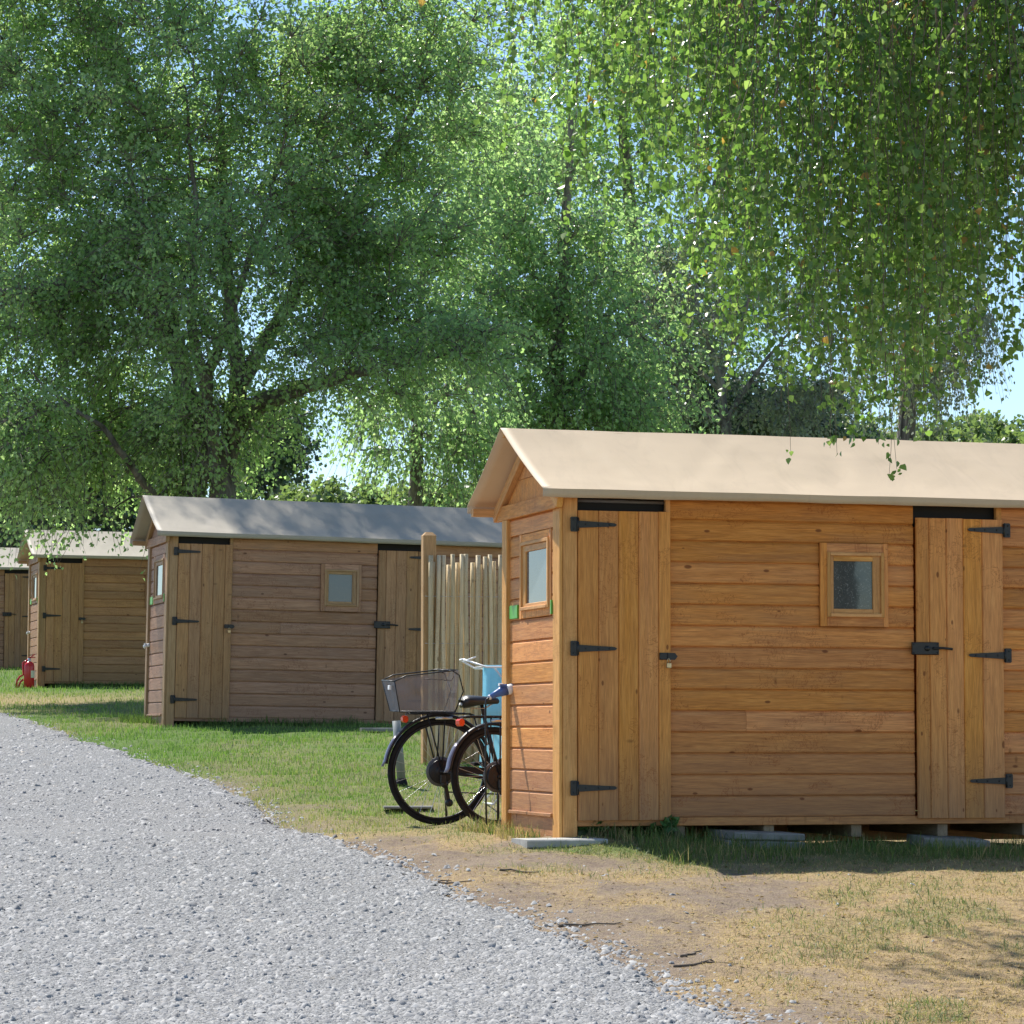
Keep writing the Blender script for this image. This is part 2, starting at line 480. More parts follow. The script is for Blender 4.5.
def gravel_mat(name, stones):
    m, nt, b = new_mat(name)
    oc = nt.nodes.new('ShaderNodeTexCoord').outputs['Object']
    b.inputs['Roughness'].default_value = .85; b.inputs['Specular IOR Level'].default_value = .25
    if stones:
        r = attr(nt, 'rnd').outputs['Fac']
        c = ramp(nt, r, [(0, (.134, .132, .132)), (.25, (.214, .212, .206)), (.6, (.277, .273, .262)), (.9, (.366, .358, .342)), (.97, (.446, .440, .416)), (1, (.356, .310, .250))])
        c = mixc(nt, .35, c, ramp(nt, noise(nt, oc, 45, 4, .65), [(.3, (.2, .2, .21)), (.7, (.5, .5, .5))]))
        rut = noise(nt, vscale(nt, oc, (1.1, .22, 1)), 1.4, 4, .6, .5)
        c = mixc(nt, mathn(nt, 'MULTIPLY', mathn(nt, 'SUBTRACT', rut, .47, True), 2.6, True), c, (.37, .362, .35))
        nt.links.new(c, b.inputs['Base Color']); bump(nt, b, noise(nt, oc, 60, 4, .7), .5, .006)
        return m
    v1 = nt.nodes.new('ShaderNodeTexVoronoi'); v1.inputs['Scale'].default_value = 55; nt.links.new(oc, v1.inputs['Vector'])
    v2 = nt.nodes.new('ShaderNodeTexVoronoi'); v2.inputs['Scale'].default_value = 120; nt.links.new(oc, v2.inputs['Vector'])
    s1 = nt.nodes.new('ShaderNodeSeparateXYZ'); nt.links.new(v1.outputs['Color'], s1.inputs[0])
    s2 = nt.nodes.new('ShaderNodeSeparateXYZ'); nt.links.new(v2.outputs['Color'], s2.inputs[0])
    c1 = ramp(nt, s1.outputs[0], [(0, (.124, .124, .127)), (.5, (.237, .237, .236)), (1, (.399, .399, .385))])
    c2 = ramp(nt, s2.outputs[0], [(0, (.124, .124, .125)), (.5, (.237, .237, .236)), (1, (.379, .381, .366))])
    big = noise(nt, vscale(nt, oc, (1, .6, 1)), 1.3, 4, .6)
    c = mixc(nt, .55, c1, c2); c = mixc(nt, mathn(nt, 'MULTIPLY', mathn(nt, 'SUBTRACT', big, .45, True), 1.2, True), c, (.31, .29, .265))
    nt.links.new(c, b.inputs['Base Color'])
    h = mathn(nt, 'ADD', mathn(nt, 'MULTIPLY', v1.outputs['Distance'], -1.0), mathn(nt, 'MULTIPLY', v2.outputs['Distance'], -.5))
    bump(nt, b, h, .9, .02)
    return m


def blade_mat():
    m, nt, b = new_mat('grass_blades')
    t = attr(nt, 'tint').outputs['Vector']
    nt.links.new(t, b.inputs['Base Color']); b.inputs['Roughness'].default_value = .6; b.inputs['Specular IOR Level'].default_value = .3
    tr = nt.nodes.new('ShaderNodeBsdfTranslucent'); nt.links.new(mixc(nt, 1.0, t, (1.5, 1.6, 1.0), 'MULTIPLY'), tr.inputs['Color'])
    mx = nt.nodes.new('ShaderNodeMixShader'); mx.inputs[0].default_value = .35
    nt.links.new(b.outputs[0], mx.inputs[1]); nt.links.new(tr.outputs[0], mx.inputs[2])
    nt.links.new(mx.outputs[0], nt.nodes['Material Output'].inputs['Surface'])
    return m


# ------------------------------------------------------------------ ground, gravel, grass
def spread(lo, hi, step, far_lo, far_hi, grow=1.25):
    mid = list(np.arange(lo, hi + 1e-6, step)); a = lo; s = step; left = []
    while a > far_lo: s *= grow; a -= s; left.append(a)
    a = hi; s = step; right = []
    while a < far_hi: s *= grow; a += s; right.append(a)
    return np.array(left[::-1] + mid + right)


def cover(x, y):
    """green and straw share of the ground at a place"""
    x = np.asarray(x, float); y = np.asarray(y, float)
    s = off_path(x, y)
    n = fbm(x * .9, y * .55, 61, 4); n2 = fbm(x * 3.0, y * 1.6, 71, 3); n3 = fbm(x * .45, y * .3, 81, 3)
    lawn = np.clip((y - np.where(x < -.15, 17.6, 19.2) + .5 * n) / 1.0, 0, 1)                      # lawn beyond the first shed
    g = lawn * np.clip((s + .12 + .25 * n) / .2, 0, 1)
    g = g * np.clip(.40 + .6 * np.clip((y - 21.0) / 7.0, 0, 1) + .45 * n2 * np.clip((30 - y) / 8, .3, 1), .05, 1)
    dry = np.exp(-((x + 8.0) / 3.2) ** 2 - ((y - 40.0) / 3.0) ** 2)     # parched strip between second and third shed
    g = g * (1 - .9 * dry) * (1 - .35 * np.clip((22.8 - y) / 2.5, 0, 1) * lawn) * np.clip(.85 + .5 * n, .3, 1)
    # shaded damp strip at the foot of the first shed
    v = (y - 18.0) * .961 - (x - .3) * .276
    foot = np.exp(-((v + .55) / .75) ** 2) * np.clip((x + .3) / .5, 0, 1)
    g = np.clip(np.maximum(g, foot * np.clip(.55 + .9 * n2 + .12 * (x - 1), 0, .9)), 0, 1)
    g = np.maximum(g, np.clip((x - .9) / 1.0, 0, 1) * np.clip((17.2 - y) / 1.5, 0, 1) * np.clip(-.15 + 1.0 * n2 + .5 * n3, 0, .22))
    bare = np.clip(1.1 - (s - .05) / (.85 + .8 * n), 0, 1) * np.clip((18.6 - y) / 1.0, 0, 1)
    st = np.clip(1.1 + 1.5 * n2 + 1.2 * n - bare * 1.1, 0, 1)
    st = np.where(y > 20, np.clip(.55 + .6 * n2 - np.clip(.25 - s, 0, 1) * 2 + dry, 0, 1), st)
    return g, st


gx = spread(-8.5, 5.0, .07, -420, 420, 1.32); gy = spread(9.5, 34, .09, -60, 640, 1.22)
X, Y = np.meshgrid(gx, gy); xf, yf = X.ravel(), Y.ravel()
Z = ground_z(xf, yf)
nx, ny = len(gx), len(gy)
ii = (np.arange(ny - 1)[:, None] * nx + np.arange(nx - 1)[None, :]).ravel()
g_, s_ = cover(xf, yf)
far = (yf > 75) | (xf < -30) | (xf > 30)
g_ = np.where(far, .7, g_)
tag(np_mesh('ground', np.stack([xf, yf, Z], 1), np.stack([ii, ii + 1, ii + nx + 1, ii + nx], 1), ground_mat(),
            attrs={'cover': np.stack([g_, s_, s_ * 0], 1)}, smooth=True), kind='structure')

py_ = spread(9.0, 34, .10, 3.0, 72, 1.15); py_ = py_[(py_ >= 2) & (py_ <= 73)]
cols = np.concatenate([np.linspace(0, 1.2, 25), np.linspace(1.35, 9.5, 45)])
PX = edge_x(py_)[:, None] + .04 * RNG.standard_normal((len(py_), 1)) - cols[None, :]
PY = np.repeat(py_[:, None], len(cols), 1)
PZ = gravel_z(PX, PY) + .004
PZ[:, 0] -= .03
n_c = len(cols); ii = (np.arange(len(py_) - 1)[:, None] * n_c + np.arange(n_c - 1)[None, :]).ravel()
tag(np_mesh('gravel_path', np.stack([PX.ravel(), PY.ravel(), PZ.ravel()], 1), np.stack([ii + 1, ii, ii + n_c, ii + n_c + 1], 1),
            gravel_mat('gravel_bed', False), smooth=True), kind='structure')


def ground_hits(n, y0, y1, x0=-60, x1=1084):
    """random places on the ground, spread evenly over what a standing viewer sees"""
    a = RNG.uniform(x0, x1, n); b = RNG.uniform(y0, y1, n)
    sx = (a - 512) / F_PX; sy = (512 - b) / F_PX
    dy = math.cos(PITCH) - sy * math.sin(PITCH); dz = math.sin(PITCH) + sy * math.cos(PITCH)
    t = np.full(n, 8.0)
    ts = np.linspace(9, 60, 700); done = np.zeros(n, bool); res = np.zeros(n)
    for q in ts:
        below = (EYE + dz / dy * q) < base_z(sx / dy * q, np.full(n, q))
        new = below & ~done; res[new] = q; done |= below
    res = res + RNG.uniform(-.04, .04, n)
    return (sx / dy * res)[done], res[done]


# loose stones
def stones(x, y, z, size, name, mat):
    n = len(x)
    base = np.array([(1, 0, 0), (.3, .95, 0), (-.8, .6, 0), (-.8, -.6, 0), (.3, -.95, 0), (.55, .1, .6), (-.3, .45, .62), (-.25, -.45, .55)], float)
    faces = np.array([(0, 1, 5), (1, 6, 5), (1, 2, 6), (2, 3, 6), (3, 7, 6), (3, 4, 7), (4, 5, 7), (4, 0, 5), (5, 6, 7)])
    V = base[None] * (1 + .28 * RNG.standard_normal((n, 8, 3)))
    V[:, :, 2] *= RNG.uniform(.35, .9, (n, 1)); V[:, :5, 2] = -.25
    V[:, :, 0] *= RNG.uniform(.7, 1.4, (n, 1))
    a = RNG.uniform(0, 6.283, n); c, s = np.cos(a)[:, None], np.sin(a)[:, None]
    vx = V[:, :, 0] * c - V[:, :, 1] * s; vy = V[:, :, 0] * s + V[:, :, 1] * c
    tx = RNG.normal(0, .22, (n, 1)); vz = V[:, :, 2] + vx * tx
    W = np.stack([vx, vy, vz], 2) * size[:, None, None] + np.stack([x, y, z], 1)[:, None, :]
    Fc = faces[None] + (np.arange(n) * 8)[:, None, None]
    return np_mesh(name, W.reshape(-1, 3), Fc.reshape(-1, 3), mat, attrs={'rnd': np.repeat(RNG.random(n), 8)})


hx, hy = ground_hits(205000, 712, 1060, -330, 900)
s = off_path(hx, hy); k = (s < .06 + .10 * RNG.standard_normal(len(s)).clip(-1.5, 2.2)); hx, hy = hx[k], hy[k]
size = np.clip(RNG.lognormal(math.log(.0073), .52, len(hx)), .0035, .025) * np.clip(.70 + hy / 45, .9, 1.6)
hz = np.where(off_path(hx, hy) < 0, gravel_z(hx, hy), ground_z(hx, hy)) + size * .18
tag(stones(hx, hy, hz, size, 'gravel', gravel_mat('gravel_stones', True)), 'loose grey crushed stone covering the track', 'gravel', kind='stuff')
hx, hy = ground_hits(700, 850, 1040, 400, 1084)
s = off_path(hx, hy); k = (s > .0) & (RNG.random(len(s)) < np.exp(-s * .9)); hx, hy = hx[k], hy[k]
size = np.clip(RNG.lognormal(math.log(.0065), .5, len(hx)), .003, .018)
tag(stones(hx, hy, ground_z(hx, hy) + size * .1, size, 'pebbles', gravel_mat('pebble_stones', True)), 'scattered pebbles on the bare earth beside the gravel', 'pebbles', kind='stuff')


def blades(x, y, h, w, tint, name, label, cat, lean=.45):
    n = len(x); z = ground_z(x, y) - .004
    a = RNG.uniform(0, 6.283, n); ux, uy = np.cos(a), np.sin(a)
    b = RNG.uniform(0, 6.283, n); l = np.abs(RNG.normal(0, lean, n)) * h
    lx, ly = np.cos(b) * l, np.sin(b) * l
    V = np.zeros((n, 5, 3))
    for i, (sd, hh, ww) in enumerate(((-1, 0, 1), (1, 0, 1), (-1, .55, .75), (1, .55, .75), (0, 1, 0))):
        V[:, i, 0] = x + ux * sd * w * ww * .5 + lx * hh ** 2; V[:, i, 1] = y + uy * sd * w * ww * .5 + ly * hh ** 2
        V[:, i, 2] = z + h * hh * (1 - .25 * (l / (h + 1e-6)) * hh)
    o = (np.arange(n) * 5)[:, None]
    Fq = o + np.array([[0, 1, 3, 2]]); Ft = o + np.array([[2, 3, 4]])
    return tag(np_mesh(name, V.reshape(-1, 3), [Fq, Ft], M['blade'], attrs={'tint': np.repeat(tint, 5, 0)}), label, cat, kind='stuff')


M['blade'] = blade_mat()


def under_shed(x, y):
    r = np.zeros(len(x), bool)
    for (cx, cy) in ((.298, 18.0), (-3.692, 32.0), (-7.406, 47.0)):
        u = (x - cx) * .961 + (y - cy) * .276; v = -(x - cx) * .276 + (y - cy) * .961
        r |= (u > .0) & (u < 4.4) & (v > .1) & (v < 1.3)
    return r


# lawn
hx, hy = ground_hits(150000, 655, 850, -60, 720)
g, st = cover(hx, hy); k = (RNG.random(len(hx)) < np.clip(g * 1.25 + .22 * (hy > 20), 0, 1)) & (off_path(hx, hy) > .03) & (hy > 19.0) & ~under_shed(hx, hy)
hx, hy, g = hx[k], hy[k], g[k]
n = len(hx); t = RNG.random(n)[:, None]; dryf = np.clip((.72 - g)[:, None] * 1.3 - .05 + .25 * RNG.standard_normal((n, 1)), 0, .9)
tint = (1 - t) * np.array([[.085, .175, .035]]) + t * np.array([[.23, .35, .09]])
tint = tint * (1 - dryf) + np.array([[.40, .33, .16]]) * dryf
hh = RNG.uniform(.02, .055, n) * (1 + .5 * np.clip(fbm(hx * 1.3, hy, 91, 2), -1, 1)) * np.clip(hy / 26, .8, 1.5)
blades(hx, hy, hh, RNG.uniform(.003, .007, n) * np.clip(hy / 22, .9, 2.2), tint, 'grass', 'short green lawn grass between the sheds', 'grass')
# grass and straw round the first shed
hx, hy = ground_hits(230000, 822, 1045, 280, 1084)
g, st = cover(hx, hy); k = (RNG.random(len(hx)) < np.clip(g * 1.2 + st * .55 - .05, 0, 1)) & (off_path(hx, hy) > .12) & (hy < 20.2) & ~under_shed(hx, hy)
hx, hy, g, st = hx[k], hy[k], g[k], st[k]
n = len(hx); isg = RNG.random(n) < g / (g + .35 * st + 1e-3); t = RNG.random(n)[:, None]
tint = np.where(isg[:, None], (1 - t) * np.array([[.085, .125, .045]]) + t * np.array([[.21, .24, .105]]), (1 - t) * np.array([[.25, .185, .10]]) + t * np.array([[.56, .43, .25]]))
hh = np.where(isg, RNG.uniform(.02, .06, n), RNG.uniform(.008, .028, n))
blades(hx, hy, hh, RNG.uniform(.0025, .005, n), tint, 'dry_grass', 'thin dry straw coloured grass on the earth before the near shed', 'grass', lean=2.2)
# dead leaves and crumbs of bark on the earth
hx, hy = ground_hits(2600, 835, 1040, 320, 1084); k = off_path(hx, hy) > -.1; hx, hy = hx[k], hy[k]; n = len(hx)
a = RNG.uniform(0, 6.283, n); sz = RNG.uniform(.006, .018, n); c, s_ = np.cos(a) * sz, np.sin(a) * sz; z0 = ground_z(hx, hy) + .003
V = np.stack([np.stack([hx + c, hy + s_, z0], 1), np.stack([hx - s_ * .5, hy + c * .5, z0 + RNG.uniform(0, .010, n)], 1), np.stack([hx - c, hy - s_, z0 + RNG.uniform(0, .004, n)], 1), np.stack([hx + s_ * .5, hy - c * .5, z0 + RNG.uniform(0, .010, n)], 1)], 1)
t = RNG.random(n)[:, None]; tint = (1 - t) * np.array([[.10, .065, .04]]) + t * np.array([[.36, .25, .14]])
tag(np_mesh('leaf_litter', V.reshape(-1, 3), (np.arange(n) * 4)[:, None] + np.array([[0, 1, 2, 3]]), M['blade'], attrs={'tint': np.repeat(tint, 4, 0)}), 'dead brown leaves and bark crumbs strewn over the dry earth', 'leaf litter', kind='stuff')
# taller tufts at wall feet
tx, ty, tg = [], [], []
for (cx, cy, u0, u1, v0, v1, cnt, p) in ((.298, 18.0, -.15, .35, -.30, 0.02, 700, .5), (.298, 18.0, -.25, -.02, -.05, 1.5, 900, .4), (.298, 18, .3, 4.2, -1.25, .25, 8500, .85),
                                         (-3.692, 32, -.2, 4.3, -.25, .1, 2600, 1), (-3.692, 32, -.3, 0, -.1, 1.5, 500, 1), (-7.406, 47, -.4, 4, -.4, .1, 2200, 1)):
    u = RNG.uniform(u0, u1, cnt); v = RNG.uniform(v0, v1, cnt)
    m_ = fbm(u * 2.2, v * 2.2, 17, 2) > -.25
    u, v = u[m_], v[m_]
    tx.append(cx + u * .961 - v * .276); ty.append(cy + u * .276 + v * .961); tg.append(np.full(len(u), p))
tx = np.concatenate(tx); ty = np.concatenate(ty); tg = np.concatenate(tg); n = len(tx); t = RNG.random(n)[:, None]
isg = RNG.random(n) < tg
tint = np.where(isg[:, None], (1 - t) * np.array([[.05, .10, .025]]) + t * np.array([[.16, .23, .06]]), np.array([[.45, .36, .19]]) * (0.6 + .5 * t))
blades(tx, ty, RNG.uniform(.04, .13, n), RNG.uniform(.003, .006, n) * np.clip(ty / 20, .9, 1.6), tint, 'tall_grass', 'taller grass growing along the foot of the shed walls', 'grass', lean=.5)


# ------------------------------------------------------------------ sheds
CLAD = [(0, 0), (0, .013), (.004, .017), (.012, .0185), (.100, .0185), (.112, .015), (.120, .009), (.1255, .004), (.1285, .003), (.1285, 0)]


def clad_scaled(h): return [(a * h / .1290, t) for a, t in CLAD]


def clad_end(h): return [(a * h / .1290, t) for a, t in [(0, 0), (0, .017), (.003, .0195), (.112, .0195), (.118, .012), (.128, .006), (.1285, 0)]]


SHED_D = 1.175; RIDGE_V = .645; RIDGE_W = 2.505; EAVE_W = 2.065; OVER_V = .12


def hinge(door, u, w, side):
    """T hinge: plate on the post, tapered strap over the boards; side +1 strap to the right"""
    m = MB()
    c = .006
    p = [(-.024, -.045 + c), (-.018, -.045), (.018, -.045), (.024, -.045 + c), (.024, .045 - c), (.018, .045), (-.018, .045), (-.024, .045 - c)]
    m.prism((u, -.034, w), (0, -1, 0), (1, 0, 0), (0, 0, 1), .006, p)
    q = [(.02 * side, -.022), (.255 * side, -.010), (.268 * side, 0), (.255 * side, .010), (.02 * side, .022)]
    if side < 0: q = q[::-1]
    m.prism((u, -.036, w), (0, -1, 0), (1, 0, 0), (0, 0, 1), .006, q)
    m.tube([(u + .021 * side, -.042, w - .04), (u + .021 * side, -.042, w + .04)], .007, 8)
    for k in (.07, .15, .22): m.lathe((u + k * side, -.042, w), [(0, -.004), (.005, -.003), (.006, 0)], 8)
    for k in (-.028, .028): m.lathe((u - .006 * side, -.04, w + k), [(0, -.004), (.005, -.003), (.006, 0)], 8)
    return m.build('hinge', M['black_iron'], door)


def window(parent, place, frame_m, trim_m, pane_m):
    """place(a, w, out) maps along-wall, height, outward to a point; sizes in a-range / w-range"""
    pl, (a0, a1, w0, w1), (f0, f1, g0, g1), (p0, p1, q0, q1), s = place
    def rect(m, x0, x1, y0, y1, o0, o1, ax):
        A, B, C = pl(x0, y0, o0), pl(x1, y1, o1), None
        lo = [min(A[i], B[i]) for i in range(3)]; hi = [max(A[i], B[i]) for i in range(3)]
        m.box(lo, hi, ax)
    ax_a = 0 if s == 'front' else 1
    t = MB()                                                # outer casing boards
    rect(t, a0, f0 + .002, w0, w1, .004, .024, 2); rect(t, f1 - .002, a1, w0, w1, .004, .024, 2)
    rect(t, f0 + .003, f1 - .003, g1 - .002, w1, .004, .021, ax_a); rect(t, f0 + .003, f1 - .003, w0, g0 + .002, .004, .021, ax_a)
    wn = t.build('window', trim_m, parent)
    f = MB(); b = .022
    rect(f, f0, f0 + b, g0, g1, .0, .034, 2); rect(f, f1 - b, f1, g0, g1, .0, .034, 2)
    rect(f, f0 + b, f1 - b, g1 - b, g1, .0, .034, ax_a); rect(f, f0 + b, f1 - b, g0, g0 + b, .0, .038, ax_a)
    rect(f, f0 + b, p0, g0 + b, g1 - b, .0, .022, 2); rect(f, p1, f1 - b, g0 + b, g1 - b, .0, .022, 2)
    rect(f, p0, p1, q1, g1 - b, .0, .022, ax_a); rect(f, p0, p1, g0 + b, q0, .0, .022, ax_a)
    f.build('frame', frame_m, wn)
    p = MB(); rect(p, p0 - .004, p1 + .004, q0 - .004, q1 + .004, .004, .010, 2); p.build('pane', pane_m, wn)
    return wn


def garden_shed(loc, yaw, roll, L, mats, label, seed, rail=True, right_from=2.885, pale=False):
    random.seed(seed)
    wall_m, door_m, frame_m, roof_m, pane_f, pane_e = mats
    root = empty('garden_shed', loc, (0, R(roll), R(yaw)))
    tag(root, label, 'shed', 'timber sheds in a row beside the gravel track')
    H = .1291
    # front boards
    m = MB()
    def row(u0, u1, k):
        w = .107 + H * k
        m.prism((u0, .020, w), (1, 0, 0), (0, 0, 1), (0, -1, 0), u1 - u0, clad_scaled(H))
    for k in range(15):
        if 9 <= k <= 12: row(.688, 1.655, k); row(2.106, 2.284, k)
        else:
            # some rows are butted from two lengths
            if random.random() < .12:
                j = random.uniform(1.0, 1.9); row(.688, j - .001, k); row(j + .001, 2.284, k)
            else: row(.688, 2.284, k)
        row(right_from, L - .092, k)
    fw = m.build('front_wall', wall_m, root)
    # rear wall and far end, plain cladding
    m = MB()
    for k in range(15):
        m.prism((L, SHED_D - .02, .107 + H * k), (-1, 0, 0), (0, 0, 1), (0, 1, 0), L, clad_scaled(H))
    m.build('rear_wall', wall_m, root)
    m = MB()
    for k in range(15):
        m.prism((L - .02, .02, .107 + H * k), (0, 1, 0), (0, 0, 1), (1, 0, 0), SHED_D - .04, clad_scaled(H))
    for k in range(3):
        wlo = 2.05 + k * .14; half = max(.02, min(.56, (RIDGE_W - .07 - wlo - .135) / .60))
        m.box((L - .02, RIDGE_V - half, wlo), (L, RIDGE_V + half, wlo + .135), 1)
    m.build('end_wall', wall_m, root)
    # left end wall: cladding between corner strip and rear post, with window opening, then gable boards
    m = MB(); HE = .133
    for k in range(14):
        w = .125 + HE * k
        h = min(HE, 1.965 - w)
        def erow(v0, v1): m.prism((.0, v1, w), (0, -1, 0), (0, 0, 1), (-1, 0, 0), v1 - v0, clad_end(h))
        if 9 <= k <= 12: erow(.128, .150); erow(.83, 1.069)
        else: erow(.128, 1.069)
    m.box((-.012, .128, -.02), (.0, 1.069, .112), 1)
    m.box((-.034, .128, .108), (.0, 1.069, .13), 1)
    wlo = 2.058; k = 0
    while wlo < RIDGE_W - .09:
        whi = min(wlo + .142, RIDGE_W - .072)
        h0 = (RIDGE_W - .07 - wlo) / .60; h1 = max(.005, (RIDGE_W - .07 - whi) / .60)
        h0 = min(h0, .60); h1 = min(h1, .60)
        m.prism((-.012, 0, 0), (1, 0, 0), (0, 1, 0), (0, 0, 1), .012, [(RIDGE_V - h0, wlo + .004), (RIDGE_V + h0, wlo + .004), (RIDGE_V + h1, whi), (RIDGE_V - h1, whi)])
        m.prism((-.003, 0, 0), (1, 0, 0), (0, 1, 0), (0, 0, 1), .003, [(RIDGE_V - h0, wlo - .004), (RIDGE_V + h0, wlo - .004), (RIDGE_V + h0, wlo + .006), (RIDGE_V - h0, wlo + .006)])
        wlo = whi
    m.build('end_wall', wall_m, root)
    m = MB(); m.box((-.046, -.01, 1.962), (.002, 1.27, 2.056), 1); m.build('tie_beam', wall_m, root)
    m = MB(); m.box((-.021, -.018, -.02), (.0, .127, 1.961), 2, .005); m.box((.0015, -.02, -.02), (.0915, .06, 2.05), 2, .005); m.build('corner_post', frame_m, root)
    m = MB(); m.box((-.044, 1.07, -.03), (.05, SHED_D, 1.961), 2, .005); m.build('corner_post', frame_m, root)
    m = MB(); m.box((L - .091, -.02, -.02), (L, .06, 2.05), 2, .005); m.build('corner_post', frame_m, root)
    # vents above the doors
    for (u0, u1) in ((.092, .655), (2.292, 2.845)):
        m = MB(); m.box((u0 - .02, .045, 1.90), (u1 + .04, .055, 2.06)); m.build('vent_membrane', M['membrane'], root)
    if rail:
        m = MB(); m.tube([(.09, .03, 2.013), (.66, .03, 2.011)], .011, 8); m.build('curtain_rail', M['grey_rail'], root)
    for (a, b_) in ((.656, .687), (2.846, 2.884)):
        m = MB(); m.box((a, -.004, .11), (b_, .03, 2.05), 2); m.build('door_jamb', frame_m, root)
    # doors
    for (u0, u1, hs) in ((.0945, .681, -1), (2.2925, 2.879, 1)):
        d = MB(); x = u0; ws = [.127, .127, .127, .127, .0785]
        if hs > 0: ws = [.085, .115, .115, .128, .1435]
        sc = (u1 - u0) / sum(ws)
        for wd in ws:
            wd *= sc
            d.prism((x + .0008, -.008, .092), (0, 0, 1), (1, 0, 0), (0, -1, 0), 1.951 - .092 + random.uniform(-.002, .002),
                    [(0, 0), (wd - .0016, 0), (wd - .0016, .016), (wd - .006, .022), (.006, .022), (0, .016)])
            x += wd
        for w in (.3, 1.1, 1.75): d.box((u0 + .03, -.007, w - .05), (u1 - .03, .018, w + .05), 0)
        door = d.build('door', door_m, root)
        if hs < 0:
            for w in (1.865, 1.119, .285): hinge(door, .066, w, 1)
            h = MB(); h.box((.605, -.040, 1.055), (.662, -.030, 1.098), 0, .002)
            h.prism((.655, -.041, 1.055), (0, -1, 0), (1, 0, 0), (0, 0, 1), .006, [(0, 0), (.045, 0), (.062, .021), (.045, .042), (0, .042)])
            for (a, c) in ((.611, 1.061), (.611, 1.092), (.655, 1.061), (.655, 1.092)): h.lathe((a, -.041, c), [(0, -.003), (.004, -.002), (.005, 0)], 8)
            h.build('hasp', M['black_iron'], door)
            q = MB(); q.box((.640, -.072, 1.005), (.668, -.055, 1.036), 0, .003); q.tube([(.645, -.063, 1.034), (.645, -.063, 1.05), (.650, -.063, 1.060), (.658, -.063, 1.060), (.663, -.063, 1.05), (.663, -.063, 1.034)], .003, 6)
            q.build('padlock', M['brass'], door)
        else:
            for w in (1.884, 1.10, .32): hinge(door, 2.902, w, -1)
            h = MB(); h.box((2.252, -.048, 1.10), (2.43, -.031, 1.178), 0, .004)
            h.lathe((2.352, -.049, 1.14), [(0, -.010), (.016, -.008), (.018, 0)], 14)
            h.tube([(2.39, -.054, 1.14), (2.45, -.062, 1.142), (2.515, -.06, 1.136)], .008, 8)
            for (a, c) in ((2.262, 1.112), (2.262, 1.166), (2.42, 1.112), (2.42, 1.166)): h.lathe((a, -.049, c), [(0, -.003), (.005, -.002), (.006, 0)], 8)
            h.build('door_lock', M['black_iron'], door)
    # windows
    window(root, (lambda a, w, o: (a, -o + .001, w), (1.655, 2.106, 1.270, 1.784), (1.697, 2.076, 1.329, 1.728), (1.743, 2.003, 1.379, 1.674), 'front'), frame_m, wall_m, pane_f)
    window(root, (lambda a, w, o: (-o - .003, a, w), (.150, .83, 1.324, 1.850), (.185, .79, 1.372, 1.80), (.222, .70, 1.415, 1.738), 'end'), frame_m, wall_m, pane_e)
    for (v0, v1) in ((.87, 1.05), (.129, .149)):
        m = MB(); m.box((-.030, v0, 1.33), (-.018, v1, 1.415), 1, .002); m.build('corner_bracket', M['green_plastic'], root)
    # sole beam, bearers
    m = MB(); m.box((.093, -.006, .056), (L - .02, .045, .1055), 0); m.box((.02, SHED_D - .06, -.085), (L - .02, SHED_D - .022, .1055), 0); m.box((.03, .05, .085), (L - .03, SHED_D - .07, .105), 0); m.build('sole_plate', wall_m, root)
    u = .72
    while u < L:
        m = MB(); m.box((u, .03, -.02), (u + .066, SHED_D - .05, .0545), 1, .004); m.build('bearer', M['foot_timber'], root); u += .575
    # roof timbers
    m = MB(); pr = [(0, 0), (.05, 0), (.05, .048), (0, .048)]
    m.prism((-.19, 1.335, 2.0), (1, 0, 0), (0, 1, 0), (0, 0, 1), L + .38, pr); m.build('purlin', frame_m, root)
    m = MB(); m.prism((-.10, -.075, 2.026), (1, 0, 0), (0, 1, 0), (0, 0, 1), L + .2, [(0, 0), (.05, 0), (.05, .022), (0, .022)]); m.build('purlin', frame_m, root)
    m = MB(); m.prism((-.19, RIDGE_V - .02, RIDGE_W - .06), (1, 0, 0), (0, 1, 0), (0, 0, 1), L + .38, [(0, 0), (.04, 0), (.04, .045), (0, .045)]); m.build('ridge_pole', frame_m, root)
    for s in (-1, 1):
        m = MB(); run = .79; ang = math.atan2(RIDGE_W - EAVE_W, run)
        d = Vector((0, s * math.cos(ang), -math.sin(ang))); up = Vector((0, s * math.sin(ang), math.cos(ang)))
        m.prism((-.052, RIDGE_V, RIDGE_W - .012), d, (1, 0, 0), up, run / math.cos(ang) - .04, [(0, -.125), (.038, -.125), (.038, -.058), (0, -.058)])
        m.build('rafter', frame_m, root)
    # canvas roof: two slopes and a hanging edge, with creases and sag
    rows = 22; cols = int(L * 16)
    rr = np.random.default_rng(seed)
    cre = [(rr.uniform(0, L), rr.uniform(.25, .55) * (1 if rr.random() < .8 else -1), rr.uniform(.006, .014)) for _ in range(int(L * 1.6))]
    if not pale: cre += [(.12, .40, .022), (1.10, .55, .018), (2.05, .45, .018), (2.55, .5, .022), (.55, .3, .010)]
    V = []; 
    prof = []
    for i in range(rows + 1):
        t = i / rows
        sag = -.012 * math.sin(math.pi * t) + .006 * max(0, t - .75) * 4
        prof.append((RIDGE_V - t * (RIDGE_V + OVER_V), RIDGE_W - t * (RIDGE_W - EAVE_W) + sag, t, 0))
    front = prof + [(-OVER_V + .001, EAVE_W - .018, 1, .4), (-OVER_V + .003, EAVE_W - .044, 1, 1)]
    back = [(2 * RIDGE_V - a + .0, b, t, q) for (a, b, t, q) in front]
    line = front[::-1] + back[1:]
